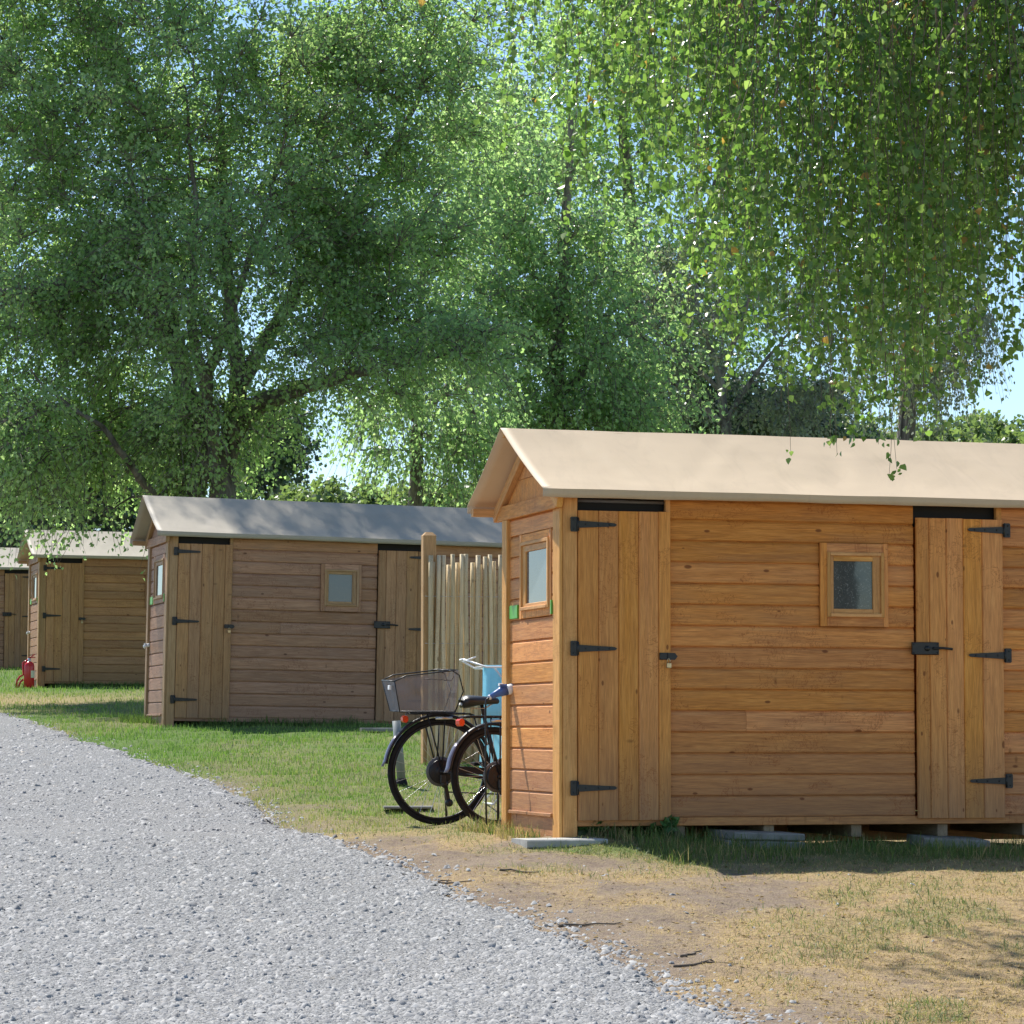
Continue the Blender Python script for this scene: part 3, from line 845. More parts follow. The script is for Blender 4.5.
    for (v, w, t, q) in line:
        for j in range(cols + 1):
            uu = j / cols
            u0 = -.205 + .05 * t * (1 if v < RIDGE_V else -.1); u1 = L + .2
            u = u0 + (u1 - u0) * uu
            dz = 0.0
            if q == 0:
                for (cu, sl, am) in cre:
                    dx = (u - cu) - sl * t * (1 if v < RIDGE_V else .6)
                    if abs(dx) < .3: dz -= .7 * am * math.exp(-(dx / .045) ** 2) * math.sin(math.pi * min(1, t * 1.05 + .02)) - .5 * am * math.exp(-((dx - .11) / .07) ** 2) * math.sin(math.pi * t)
            else:
                dz = -q * (.0025 * math.sin(u * 3.1 + seed) + .0012 * math.sin(u * 11.7 + 2 * seed))
            V.append((u, v, w + dz))
    V = np.array(V); nc = cols + 1
    ii = (np.arange(len(line) - 1)[:, None] * nc + np.arange(cols)[None, :]).ravel()
    V[:, 2] += .0035 * fbm(V[:, 0] * 1.7, V[:, 1] * 2.5, seed, 3)
    ro = np_mesh('roof', V, np.stack([ii, ii + 1, ii + nc + 1, ii + nc], 1), roof_m, root, smooth=True)
    ro.data.set_sharp_from_angle(angle=R(28))
    so = ro.modifiers.new('thick', 'SOLIDIFY'); so.thickness = .0022; so.offset = -1
    return root


P1 = (.298, 18.0, 1.125); P2 = (-3.692, 32.0, 1.803); P3 = (-7.406, 47.0, 2.436)
p4 = px(-114, 671, 59.0); P4 = (p4.x, 59.0, p4.z)
orange = (M['pine'], M['pine_door'], M['pine_frame'], M['canvas'], M['pane_dark'], M['pane_light'])
brown = (M['brown'], M['brown_door'], M['brown_frame'], M['canvas_shaded'], M['pane_light'], M['pane_light'])
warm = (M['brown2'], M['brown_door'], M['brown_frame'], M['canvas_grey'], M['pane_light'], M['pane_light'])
garden_shed(P1, 16, .1, 4.3, orange, 'nearest orange pine shed with beige canvas roof and padlocked plank door', 101)
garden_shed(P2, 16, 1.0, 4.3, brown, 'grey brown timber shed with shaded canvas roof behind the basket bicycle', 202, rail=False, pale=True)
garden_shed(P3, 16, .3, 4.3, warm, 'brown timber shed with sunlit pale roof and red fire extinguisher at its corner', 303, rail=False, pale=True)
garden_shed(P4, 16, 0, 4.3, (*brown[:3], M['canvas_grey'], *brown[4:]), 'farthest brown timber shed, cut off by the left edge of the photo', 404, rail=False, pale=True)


def shed_pt(P, yaw, u, v, w):
    a = R(yaw); return Vector((P[0] + u * math.cos(a) - v * math.sin(a), P[1] + u * math.sin(a) + v * math.cos(a), P[2] + w))


# power plugs on the end walls
def power_plug(P, label, cable, reach=1.0):
    random.seed(5)
    root = empty('power_plug', shed_pt(P, 16, -.015, 1.055, .885), (0, 0, R(16)))
    tag(root, label, 'plug', 'power plugs on the shed end walls')
    if not cable: root.scale = (.6, .6, .6)
    m = MB(); m.tube([(.015, -.02, .01), (-.02, -.02, 0), (-.035, -.02, -.004)], [.034, .034, .03], 14); m.build('inlet_cap', M['white_plastic'], root)
    m = MB(); m.tube([(-.03, -.02, -.003), (-.075, -.02, -.014), (-.08, -.02, -.016), (-.08 - .025 * reach, -.02, -.028), (-.08 - .07 * reach, -.02, -.05)], [.031, .031, .027, .022, .014], 14)
    m.box((-.08, -.04, .012), (-.035, -.0, .036), 0, .008); m.build('plug_body', M['blue_plastic' if cable else 'white_plastic'], root)
    m = MB(); m.box((-.085, -.035, .024), (-.06, -.005, .041), 0, .004); m.tube([(-.065 - .07 * reach, -.02, -.043), (-.08 - .07 * reach, -.02, -.05)], .016, 10); m.build('plug_clip', M['white_plastic'], root)
    if cable:
        m = MB(); g = gz(*shed_pt(P, 16, -.15, 1.0, 0)[:2]) - root.location.z
        m.tube([(-.145, -.02, -.048), (-.165, -.02, -.062), (-.172, -.02, -.09), (-.17, -.02, -.3), (-.172, -.02, -.55), (-.165, -.02, g + .05), (-.15, -.0, g + .012), (.05, .25, g + .01)], .0065, 8)
        m.build('cable', M['black_iron'], root)
    return root


power_plug(P1, 'blue plug with hanging black cable on the corner post of the orange shed', True)
power_plug(P2, 'small white plug on the rear corner post of the grey brown shed', False, .05)
power_plug(P3, 'tiny white plug on the shed corner above the fire extinguisher', False, .05)


# concrete slabs under and before the first shed
def slab(name, label, cat, x, y, lx, ly, h, rot, mat, lift=0, tilt=(0, 0), group=None):
    m = MB(); n = 7; 
    m.box((-lx / 2, -ly / 2, 0), (lx / 2, ly / 2, h), 0, .008)
    o = m.build(name, mat); o.location = (x, y, gz(x, y) + lift); o.rotation_euler = (R(tilt[0]), R(tilt[1]), R(rot))
    return tag(o, label, cat, group, 'thing')


slab('concrete_slab', 'pale flat slab in the sun at the left corner of the orange shed', 'slab', .28, 17.80, .50, .30, .05, 18, M['concrete'], -.02)
a = shed_pt(P1, 16, 1.20, -.06, 0); slab('paving_slab', 'lower of the two grey slabs stacked under the middle of the orange shed', 'slab', a.x, a.y, .50, .40, .05, 14, M['slab_dark'], -.012, (1, 2), 'slabs under the near shed')
slab('paving_slab', 'upper of the two grey slabs stacked under the middle of the orange shed', 'slab', a.x + .01, a.y, .46, .40, .045, 20, M['slab_dark'], .042, (1, 2), 'slabs under the near shed')
a = shed_pt(P1, 16, 2.48, -.04, 0); slab('paving_slab', 'rounded grey slab on the grass under the right door of the orange shed', 'slab', a.x, a.y, .42, .36, .06, 10, M['slab_dark'], .0, (2, 3), 'slabs under the near shed')
a = px(408, 788, 22.2); slab('paving_slab', 'thin pale slab lying in the lawn behind the basket bicycle wheel', 'slab', a.x, a.y, .36, .16, .02, 5, M['slab_dark'], .008)
a = px(368, 738, 30.8); slab('timber_plank', 'grey plank lying at the foot of the grey brown shed', 'plank', a.x + .1, a.y, .36, .09, .04, 14, M['slab_dark'], .01)

# ------------------------------------------------------------------ fence screen
def paling_fence():
    random.seed(9)
    b = px(423, 763, 26.0); root = empty('paling_fence', (b.x, b.y, gz(b.x, b.y)), (0, 0, R(14)))
    tag(root, 'screen of upright split hazel palings with one square orange post', 'fence')
    top = px(430, 533, 26.0).z - root.location.z; pt = px(430, 555, 26.0).z - root.location.z
    m = MB(); m.box((0, 0, -.05), (.115, .10, top - .02), 2, .006)
    c = .115
    m.add([(0, 0, top - .02), (.115, 0, top - .02), (.115, .10, top - .02), (0, .10, top - .02), (.03, .03, top + .01), (.085, .03, top + .01), (.085, .07, top + .01), (.03, .07, top + .01)],
          [(0, 1, 5, 4), (1, 2, 6, 5), (2, 3, 7, 6), (3, 0, 4, 7), (4, 5, 6, 7)])
    m.build('post', M['post'], root)
    x = .045; i = 0
    while x < 1.75:
        m = MB(); tall = i % 2 == 0
        h = pt + (random.uniform(-.01, .02) if tall else random.uniform(-.085, -.045)); r = random.uniform(.019, .0225)
        pts = []; ph = random.uniform(0, 6); am = random.uniform(.003, .010); lean = random.uniform(-.012, .012)
        for k in range(9):
            z = .015 + (h - .015) * k / 8
            pts.append((x + am * math.sin(ph + z * 2.6) + lean * z, -.03 + .016 * (-1 if tall else 1) + .006 * math.sin(ph * 2 + z * 3), z))
        m.tube(pts, [r * (1.05 - .12 * k / 8) for k in range(9)], 8)
        m.build('paling', M['paling'], root)
        x += random.uniform(.033, .038); i += 1
    m = MB()
    for z in (.35, 1.05, pt - .36):
        m.tube([(.0 + k * .04, -.078 + .058 * (k % 2), z) for k in range(48)], .0022, 5)
    m.build('binding_wire', M['steel'], root)
    m = MB(); m.box((1.70, 0, -.05), (1.8, .10, top), 2, .006); m.build('post', M['post'], root)
    return root


paling_fence()


# ------------------------------------------------------------------ bicycles
def ring(m, c, r, tr, n=48, k=10):
    m.tube([(c[0] + r * math.cos(2 * math.pi * i / n), c[1], c[2] + r * math.sin(2 * math.pi * i / n)) for i in range(n)], tr, k, closed=True)


def wheel(parent, x, Rr, seed, rear):
    random.seed(seed)
    c = (x, 0, Rr)
    h = MB(); h.lathe(c, [(.0, -.06), (.012, -.06), (.012, -.045), (.028, -.043), (.028, -.032), (.018, -.028), (.018, .028), (.028, .032), (.028, .043), (.012, .045), (.012, .06), (0, .06)], 16)
    w = h.build('wheel', M['steel'], parent)
    t = MB(); ring(t, c, Rr - .019, .019, 56, 10); t.build('tyre', M['rubber'], w)
    r = MB(); r.lathe(c, [(Rr - .052, -.011), (Rr - .036, -.014), (Rr - .036, .014), (Rr - .052, .011)], 56, closed=True); r.build('rim', M['bike_black'], w)
    s = MB()
    for i in range(28):
        a = 2 * math.pi * i / 28; b = a + (.55 if i % 4 < 2 else -.55); sd = .034 if i % 2 else -.034
        s.tube([(x + .026 * math.cos(b), sd, Rr + .026 * math.sin(b)), (x + (Rr - .05) * math.cos(a), sd * .1, Rr + (Rr - .05) * math.sin(a))], .0017, 4, caps=False)
    s.build('spokes', M['steel'], w)
    if rear:
        d = MB(); d.lathe(c, [(0, -.058), (.08, -.056), (.085, -.052), (.085, -.03), (.0, -.03)], 28); 
        for q in range(6): d.lathe(c, [(.02 + .008 * q, -.064 + .002 * q), (.028 + .008 * q, -.062 + .003 * q)], 24)
        d.build('cassette', M['bike_black'], w)
        d = MB(); d.lathe(c, [(.045, -.028), (.104, -.031), (.104, -.026), (.045, -.024)], 36, closed=True); d.build('spoke_guard', M['guard'], w)
    return w


def arc(c, r, a0, a1, n, y=0): return [(c[0] + r * math.cos(R(a0 + (a1 - a0) * i / n)), y, c[2] + r * math.sin(R(a0 + (a1 - a0) * i / n))) for i in range(n + 1)]


def fender(parent, c, r, a0, a1, mat, tail):
    m = MB(); n = 26; vs = []; fs = []
    prof = [(-.027, -.012), (-.024, .001), (-.012, .007), (0, .009), (.012, .007), (.024, .001), (.027, -.012)]
    for i in range(n + 1):
        a = R(a0 + (a1 - a0) * i / n)
        for (y, h) in prof: vs.append((c[0] + (r + h) * math.cos(a), y, c[2] + (r + h) * math.sin(a)))
    k = len(prof)
    for i in range(n):
        for j in range(k - 1): fs.append((i * k + j, i * k + j + 1, (i + 1) * k + j + 1, (i + 1) * k + j))
    m.add(vs, fs, smooth=True); o = m.build('fender', mat, parent)
    so = o.modifiers.new('thick', 'SOLIDIFY'); so.thickness = .002
    if tail:
        m = MB(); vs = []; fs = []
        for i in range(7):
            a = R(a1 - 30 + 33 * i / 6); rr = r + .012 + (.012 if i == 6 else 0)
            for (y, hh) in ((-.028, -.006), (-.014, .0), (0, .002), (.014, 0), (.028, -.006)): vs.append((c[0] + (rr + hh) * math.cos(a), y, c[2] + (rr + hh) * math.sin(a)))
        for i in range(6):
            for j in range(4): fs.append((i * 5 + j, i * 5 + j + 1, (i + 1) * 5 + j + 1, (i + 1) * 5 + j))
        m.add(vs, fs, smooth=True); q = m.build('mudflap', M['chrome'], o)
        so = q.modifiers.new('thick', 'SOLIDIFY'); so.thickness = .002
    return o


def strip_panel(m, o, a, b, na, nb, w=.0021):
    """wire netting panel: thin wires along both edges' directions"""
    o, a, b = Vector(o), Vector(a), Vector(b); n = a.cross(b).normalized() * .0008
    ad, bd = a.normalized() * w * .5, b.normalized() * w * .5
    for i in range(na + 1):
        p = o + a * (i / na); vs = [p - ad - n, p + ad - n, p + ad - n + b, p - ad - n + b]
        m.add(vs + [q + n * 2 for q in vs], [(0, 1, 2, 3), (7, 6, 5, 4)])
    for i in range(nb + 1):
        p = o + b * (i / nb); vs = [p - bd - n, p + bd - n, p + bd - n + a, p - bd - n + a]
        m.add(vs + [q + n * 2 for q in vs], [(0, 1, 2, 3), (7, 6, 5, 4)])


def bicycle(loc, yaw, Rr, label, basket, seed, lean=2, group='bicycles parked behind the orange shed'):
    root = empty('bicycle', loc, (R(lean), 0, R(yaw)))
    tag(root, label, 'bicycle', group)
    rc = (0, 0, Rr); fc = (1.10, 0, Rr)
    wheel(root, 0, Rr, seed, True); wheel(root, 1.10, Rr, seed + 1, False)
    bb = (.45, 0, Rr - .075); st = (.33, 0, Rr + .34); h0 = (.955, 0, Rr + .26); h1 = (.90, 0, Rr + .46)
    m = MB()
    m.tube([bb, st], .017, 10); m.tube([bb, (.62, 0, Rr + .0), h0], .021, 10); m.tube([(.41, 0, Rr + .06), (.65, 0, Rr + .13), (.93, 0, Rr + .36)], .017, 10); m.tube([h0, h1], .022, 10)
    for s in (-1, 1):
        m.tube([(0, .062 * s, Rr), (.25, .05 * s, Rr - .035), (.43, .035 * s, Rr - .07)], .011, 8); m.tube([(0, .062 * s, Rr), (.25, .03 * s, Rr + .27), (.33, .014 * s, Rr + .32)], .009, 8)
        m.tube([(.955, .0, Rr + .27), (.975, .055 * s, Rr + .22), (1.04, .055 * s, Rr + .08), (1.10, .055 * s, Rr)], .011, 8)
        m.lathe((0, .062 * s, Rr), [(0, -.008), (.016, -.008), (.016, .008), (0, .008)], 12)
    m.lathe(bb, [(.0, -.04), (.022, -.04), (.022, .04), (0, .04)], 14)
    m.build('frame', M['bike_black'], root)
    m = MB(); m.tube([st, (.30, 0, Rr + .48)], .0135, 10); m.build('seat_post', M['steel'] if not basket else M['bike_black'], root)
    # saddle: lofted sections from tail to nose
    sx = .285; sz = Rr + .49; vs = []; fs = []
    sec = [(-.135, .060, .006, .050), (-.125, .085, .030, .075), (-.09, .095, .040, .070), (-.03, .080, .036, .050), (.04, .045, .030, .038), (.10, .026, .027, .034), (.135, .018, .018, .030), (.145, .006, .004, .018)]
    for (x, hw, tp, dp) in sec:
        for k in range(12):
            a = 2 * math.pi * k / 12; c_, s_2 = math.cos(a), math.sin(a)
            vs.append((sx + x, hw * c_, sz + (tp * s_2 if s_2 > 0 else dp * s_2 * (.6 + .4 * abs(c_)))))
    for i in range(len(sec) - 1):
        for k in range(12): fs.append((i * 12 + k, (i + 1) * 12 + k, (i + 1) * 12 + (k + 1) % 12, i * 12 + (k + 1) % 12))
    fs += [tuple(range(11, -1, -1)), tuple((len(sec) - 1) * 12 + k for k in range(12))]
    m = MB(); m.add(vs, fs, smooth=True); sd = m.build('saddle', M['saddle'], root)
    m = MB()
    for s in (-1, 1): m.tube([(sx - .10, .03 * s, sz - .03), (sx - .05, .022 * s, sz - .055), (sx + .04, .022 * s, sz - .052), (sx + .11, .008 * s, sz - .015)], .0035, 6)
    m.build('saddle_rails', M['steel'], sd)
    fender(root, rc, Rr + .022, 28, 172, M['bike_black'], True); fender(root, fc, Rr + .022, -12, 122, M['bike_black'], False)
    # rack
    m = MB(); rz = Rr + .40
    for y in (-.06, .06): m.tube([(.20, y, rz), (-.2, y, rz), (-.235, y * .7, rz), (-.245, 0, rz)], .006, 8)
    for x in (-.15, -.05, .06, .16): m.tube([(x, -.06, rz), (x, .06, rz)], .005, 6)
    for s in (-1, 1):
        m.tube([(-.11, .06 * s, rz), (0, .072 * s, Rr + .02)], .0055, 8); m.tube([(.02, .06 * s, rz), (.0, .072 * s, Rr + .02)], .0055, 8); m.tube([(.20, .06 * s, rz), (.24, .02 * s, rz - .01)], .0055, 8)
    rk = m.build('rack', M['bike_black'], root)
    m = MB(); m.box((-.275, -.025, rz - .062), (-.235, .025, rz - .014), 1, .012); m.build('rear_light', M['red_lens'], root)
    m = MB(); m.tube([(-.24, 0, rz), (-.25, 0, rz - .03)], .006, 6); m.tube([(-.05, -.065, rz - .03), (.07, -.065, rz - .03)], .011, 8); m.build('light_bracket', M['steel'], rk)
    # crank, pedals, chain
    m = MB(); m.lathe((bb[0], -.05, bb[2]), [(.05, -.003), (.085, -.003), (.085, .003), (.05, .003)], 28, closed=True)
    m.tube([(bb[0], -.07, bb[2]), (bb[0] + .12, -.075, bb[2] - .12)], .011, 8); m.tube([(bb[0], .07, bb[2]), (bb[0] - .12, .075, bb[2] + .12)], .011, 8)
    cr = m.build('crank', M['bike_black'], root)
    for s in (-1, 1):
        m = MB(); q = (bb[0] - .12 * s, .13 * s, bb[2] + .12 * s); m.box((q[0] - .05, q[1] - .045, q[2] - .012), (q[0] + .05, q[1] + .045, q[2] + .012), 0, .005); m.build('pedal', M['rubber'], cr)
    m = MB(); m.tube([(0, -.05, Rr + .045), (bb[0], -.05, bb[2] + .085)], .005, 6); m.tube([(.035, -.05, Rr - .14), (bb[0], -.05, bb[2] - .085)], .005, 6); m.build('chain', M['black_iron'], root)
    m = MB(); m.prism((0, -.062, 0), (0, 1, 0), (1, 0, 0), (0, 0, 1), .006, [(.12, Rr - .01), (.46, Rr - .035), (.47, Rr + .0), (.12, Rr + .035)]); m.build('chain_guard', M['bike_black'], root)
    m = MB(); m.box((-.012, -.075, Rr - .075), (.03, -.045, Rr - .02), 2, .006); m.prism((0, -.066, 0), (0, 1, 0), (1, 0, 0), (0, 0, 1), .012, [(.008, Rr - .06), (.035, Rr - .06), (.072, Rr - .235), (.045, Rr - .24)][::-1])
    for (x, z) in ((.022, Rr - .085), (.056, Rr - .215)): m.lathe((x, -.06, z), [(0, -.008), (.027, -.006), (.027, .006), (0, .008)], 14)
    m.build('derailleur', M['black_iron'], root)
    m = MB(); m.tube([(.06, .06, Rr - .05), (.10, .14, -.0 + .012)], .009, 8); m.build('kickstand', M['black_iron'], root)
    # bars
    m = MB(); m.tube([h1, (.875, 0, Rr + .56)], .014, 10)
    m.tube([(.70, -.29, Rr + .60), (.80, -.27, Rr + .61), (.87, -.15, Rr + .585), (.88, 0, Rr + .565), (.87, .15, Rr + .585), (.80, .27, Rr + .61), (.70, .29, Rr + .60)], .011, 10); hb = m.build('handlebar', M['steel'], root)
    for s in (-1, 1):
        m = MB(); m.tube([(.695, .291 * s, Rr + .5995), (.80, .271 * s, Rr + .61)], .016, 10); m.build('grip', M['rubber'], hb)
    if basket:
        lo = Rr + .415; hi = Rr + .70
        # rim corners (rear, front) slightly raised to the front; floor smaller
        tr = [(-.375, -.16, hi - .075), (-.375, .16, hi - .075), (.085, .17, hi), (.085, -.17, hi)]
        br = [(-.325, -.125, lo), (-.325, .125, lo), (.07, .13, lo), (.07, -.13, lo)]
        def P_(a): return Vector(a)
        m = MB()
        mid = [P_(tr[0]).lerp(P_(tr[3]), .18) + Vector((0, 0, .025)), P_(tr[1]).lerp(P_(tr[2]), .18) + Vector((0, 0, .025))]
        m.tube([tr[0], mid[0], P_(tr[3]) - Vector((.05, 0, 0)), P_(tr[3]) + Vector((.0, 0, -.03)), P_(tr[3]).lerp(P_(br[3]), .5) + Vector((.045, 0, 0)), br[3]], .0048, 8)
        m.tube([tr[1], mid[1], P_(tr[2]) - Vector((.05, 0, 0)), P_(tr[2]) + Vector((0, 0, -.03)), P_(tr[2]).lerp(P_(br[2]), .5) + Vector((.045, 0, 0)), br[2]], .0048, 8)
        m.tube([tr[0], tr[1]], .0048, 8); m.tube([P_(tr[2]) - Vector((.05, 0, 0)), P_(tr[3]) - Vector((.05, 0, 0))], .0048, 8)
        m.tube(br, .0042, 8, closed=True); m.tube([tr[0], br[0]], .004, 6); m.tube([tr[1], br[1]], .004, 6)
        for y in (-.045, .045): m.tube([(-.325, y, lo), (.07, y, lo)], .004, 6)
        bk = m.build('basket', M['black_iron'], root)
        m = MB(); e = .012
        for (a, b_, c_, na) in ((0, 3, 1, 56), (1, 2, 1, 56), (0, 1, 1, 40)):
            # side panel as ruled netting between rim and floor
            A0, A1, B0, B1 = P_(br[a]), P_(br[b_]), P_(tr[a]), P_(tr[b_])
            if b_ == 3 or b_ == 2: B1 = B1 - Vector((.05, 0, 0)) if False else B1
            for i in range(na + 1):
                t = i / na; p, q = A0.lerp(A1, t), B0.lerp(B1, t); d = (A1 - A0).normalized() * .0012
                m.add([p - d, p + d, q + d, q - d], [(0, 1, 2, 3)])
            nb = 34
            for i in range(nb + 1):
                t = i / nb; p, q = A0.lerp(B0, t), A1.lerp(B1, t); d = (B0 - A0).normalized() * .0012
                m.add([p - d, p + d, q + d, q - d], [(0, 1, 2, 3)])
        A0, A1, B0, B1 = P_(br[3]), P_(br[2]), P_(tr[3]), P_(tr[2])
        for i in range(31):
            t = i / 30; p, q = A0.lerp(A1, t), B0.lerp(B1, t); m.add([p - Vector((0, .0012, 0)), p + Vector((0, .0012, 0)), q + Vector((0, .0012, 0)), q - Vector((0, .0012, 0))], [(0, 1, 2, 3)])
        for i in range(35):
            t = i / 34; p, q = A0.lerp(B0, t), A1.lerp(B1, t); m.add([p - Vector((0, 0, .0012)), p + Vector((0, 0, .0012)), q + Vector((0, 0, .0012)), q - Vector((0, 0, .0012))], [(0, 1, 2, 3)])
        strip_panel(m, P_(br[0]) + Vector((0, 0, .002)), P_(br[3]) - P_(br[0]), P_(br[1]) - P_(br[0]), 48, 30)
        m.build('netting', M['net'], bk)
        m = MB()
        for (y0, y1) in ((-.09, .09),):
            m.tube([(-.04, y0, hi + .0), (.04, y0, hi + .005), (.105, y0 * .75, hi + .002), (.115, 0, hi + .0), (.105, y1 * .75, hi + .002), (.04, y1, hi + .005), (-.04, y1, hi)], .005, 8)
            m.tube([(.115, -.03, hi), (.06, -.06, hi - .07), (-.06, -.06, hi - .062), (-.14, -.06, hi - .06)], .004, 6)
        m.build('basket_handle', M['black_iron'], bk)
        m = MB(); m.box((-.395, -.10, lo + .150), (-.381, -.06, lo + .180), 1, .002); m.build('reflector_tag', M['white_plastic'], bk)
    return root


M['guard'] = plain('spoke_guard_plastic', (.10, .10, .105), .4)
M['net'] = plain('basket_netting', (.22, .225, .24), .6, 0)
b1 = px(438.7, 778, 20.9); b2 = px(496, 779, 20.0)
bicycle((b1.x, 20.9, gz(b1.x, 20.9) - .004), 18, .372, 'black bicycle with large wire basket on its rear rack, standing farther from the shed', True, 51)
o2 = bicycle((b2.x, 20.0, gz(b2.x, 20.0) - .004), 31, .335, 'black bicycle half hidden behind the orange shed, its bare rear rack showing', False, 61, lean=-3)

# ------------------------------------------------------------------ drying rack and towel
def drying_rack():
    a = px(476, 662, 22.4); g = gz(.1, 22.4)
    root = empty('drying_rack', (.14, 22.4, g), (0, 0, R(10)))
    tag(root, 'white folding clothes drying rack behind the bicycles', 'drying rack')
    H = px(480, 668, 22.4).z - g; x0 = px(461, 662, 22.4).x - .14; x1 = x0 + 1.1
    m = MB()
    for y in (-.26, .26): m.tube([(x0, y * .3, H + .06), (x0 + .14, y, H), (x1, y, H)], .008, 8)
    m.tube([(x0, -.08, H + .06), (x0, .08, H + .06)], .008, 8); m.tube([(x1, -.26, H), (x1, .26, H)], .008, 8)
    m.tube([(x0 + .07, -.2, H + .075), (x0, -.06, H + .045)], .006, 6)
    fr = m.build('frame', M['white_plastic'], root)
    m = MB()
    for i in range(7):
        y = -.22 + .44 * i / 6; m.tube([(x0 + .12, y, H + .005), (x1, y, H + .005)], .004, 6)
    m.build('rail', M['white_plastic'], root)
    for (xa, xb) in ((x0 + .2, x1 - .1), (x1 - .1, x0 + .2)):
        m = MB()
        for y in (-.24, .24): m.tube([(xa, y, H), (xb, y, .012)], .008, 8)
        m.tube([(xb, -.24, .012), (xb, .24, .012)], .008, 8); m.build('leg', M['white_plastic'], root)
    return root, x0, H


rk, rx0, rH = drying_rack()
# towel: folded over the front rail, two hanging flaps
V = []; nu, nv = 22, 40
w0 = px(477.5, 675, 22.2).x - .14; w1 = w0 + .62
for j in range(nv + 1):
    t = j / nv
    for i in range(nu + 1):
        u = i / nu; x = w0 + (w1 - w0) * u
        fl = .018 * math.sin(u * 16 + t * 1.5) * min(1, abs(t - .35) * 3)
        if t < .35: y = -.20 + fl * .6; z = rH + .008 - (.35 - t) * 1.0
        else: y = -.235 - .02 * (t - .35) + fl; z = rH + .010 - (t - .35) * 1.28
        skew = -.055 * max(0, (t - .35)) * (1 - u)
        V.append((x + skew, y, z))
V = np.array(V); nc = nu + 1; ii = (np.arange(nv)[:, None] * nc + np.arange(nu)[None, :]).ravel()
to = np_mesh('towel', V, np.stack([ii, ii + 1, ii + nc + 1, ii + nc], 1), M['towel'], smooth=True)
to.location = rk.location; to.rotation_euler = rk.rotation_euler
so = to.modifiers.new('thick', 'SOLIDIFY'); so.thickness = .006
tag(to, 'light blue towel hanging over the white drying rack', 'towel')

# grey post behind the bicycle
a = px(400, 767, 24.0); g = gz(a.x, 24.0)
root = empty('metal_post', (a.x, 24.0, g)); tag(root, 'short grey metal post with dark foot on the lawn behind the basket bicycle', 'post')
m = MB(); m.tube([(.012, 0, .05), (-.03, 0, .52)], [.036, .034], 12); m.build('tube', M['grey_paint'], root)
m = MB(); m.lathe((.012, 0, 0), [(0, -.01), (.05, -.01), (.05, .02), (.038, .06), (0, .07)], 14, 'z'); m.build('foot', M['rubber'], root)

# ------------------------------------------------------------------ fire extinguisher
a = px(29, 685, 46.7); g = gz(a.x, 46.7)
root = empty('fire_extinguisher', (a.x, 46.7, g)); root.scale = (.88, .88, .92); tag(root, 'red fire extinguisher with coiled hose standing in the grass at a shed corner', 'fire extinguisher')
m = MB(); m.lathe((0, 0, 0), [(0, .0), (.085, .0), (.092, .012), (.092, .36), (.085, .40), (.055, .435), (.028, .45), (.0, .452)], 24, 'z'); m.build('cylinder', M['red_paint'], root)
m = MB(); m.add([(.0938 * math.cos(R(-62 + 12 * i)), .0938 * math.sin(R(-62 + 12 * i)), z) for i in range(7) for z in (.17, .29)], [(2 * i, 2 * i + 2, 2 * i + 3, 2 * i + 1) for i in range(6)], smooth=True); lb = m.build('label', M['paper_label'], root)
m = MB(); m.lathe((0, 0, 0), [(.028, .445), (.03, .46), (.024, .50), (0, .505)], 14, 'z'); m.build('valve', M['steel'], root)
m = MB(); m.box((-.015, -.012, .505), (.10, .012, .522), 0, .004); m.prism((-.01, -.012, .50), (0, 1, 0), (1, 0, 0), (0, 0, 1), .024, [(0, 0), (.03, 0), (.12, .07), (.10, .075)]); m.build('lever', M['red_paint'], root)
m = MB(); m.tube([(-.03, 0, .47), (-.11, 0, .42), (-.10, -.02, .22), (-.16, -.02, .19), (-.21, -.02, .12), (-.225, -.02, .0), (-.19, -.02, .0), (-.15, -.02, .10), (-.10, -.03, .14)], .018, 10); m.build('hose', M['red_paint'], root)

# ------------------------------------------------------------------ twigs on the bare earth
random.seed(3)
for i, (x, y, Yd, ln, rot, lb) in enumerate(((590, 925, 14.1, .30, 12, 'dry twig nearest the gravel edge on the bare earth'), (708, 962, 12.6, .32, 25, 'forked dry twig on the bare earth at the bottom middle of the photo'),
                                             (440, 884, 15.6, .34, 5, 'long dry twig on the earth below the bicycles'), (690, 956, 12.8, .18, 60, 'short dark twig on the earth beside the forked twig'), (520, 872, 16.0, .22, -14, 'short dry twig on the earth before the slab'))):
    # drop onto the ground along the sight line
    best = min(np.arange(10.5, 19, .05), key=lambda q: abs(px(x, y, q).z - gz(px(x, y, q).x, q)))
    p = px(x, y, float(best)); m = MB(); pts = []
    c, s = math.cos(R(rot)), math.sin(R(rot))
    for k in range(9):
        t = k / 8 - .5; wob = .018 * math.sin(k * 1.7 + i)
        xx, yy = p.x + c * t * ln - s * wob, p.y + s * t * ln + c * wob
        pts.append((xx, yy, gz(xx, yy) + .007))
    m.tube(pts, [.007 - .0005 * k for k in range(9)], 6)
    if i in (1, 2):
        q = pts[3]; e = (q[0] + .5 * ln * .6, q[1] + .09, 0); m.tube([q, ((q[0] + e[0]) / 2, (q[1] + e[1]) / 2 + .01, q[2] + .01), (e[0], e[1], gz(e[0], e[1]) + .006)], [.005, .004, .002], 6)
    tag(m.build('twig', M['twig']), lb, 'twig', 'dry twigs on the bare earth')


# ------------------------------------------------------------------ foliage
def norm(a): return a / np.maximum(np.linalg.norm(a, axis=-1, keepdims=True), 1e-9)


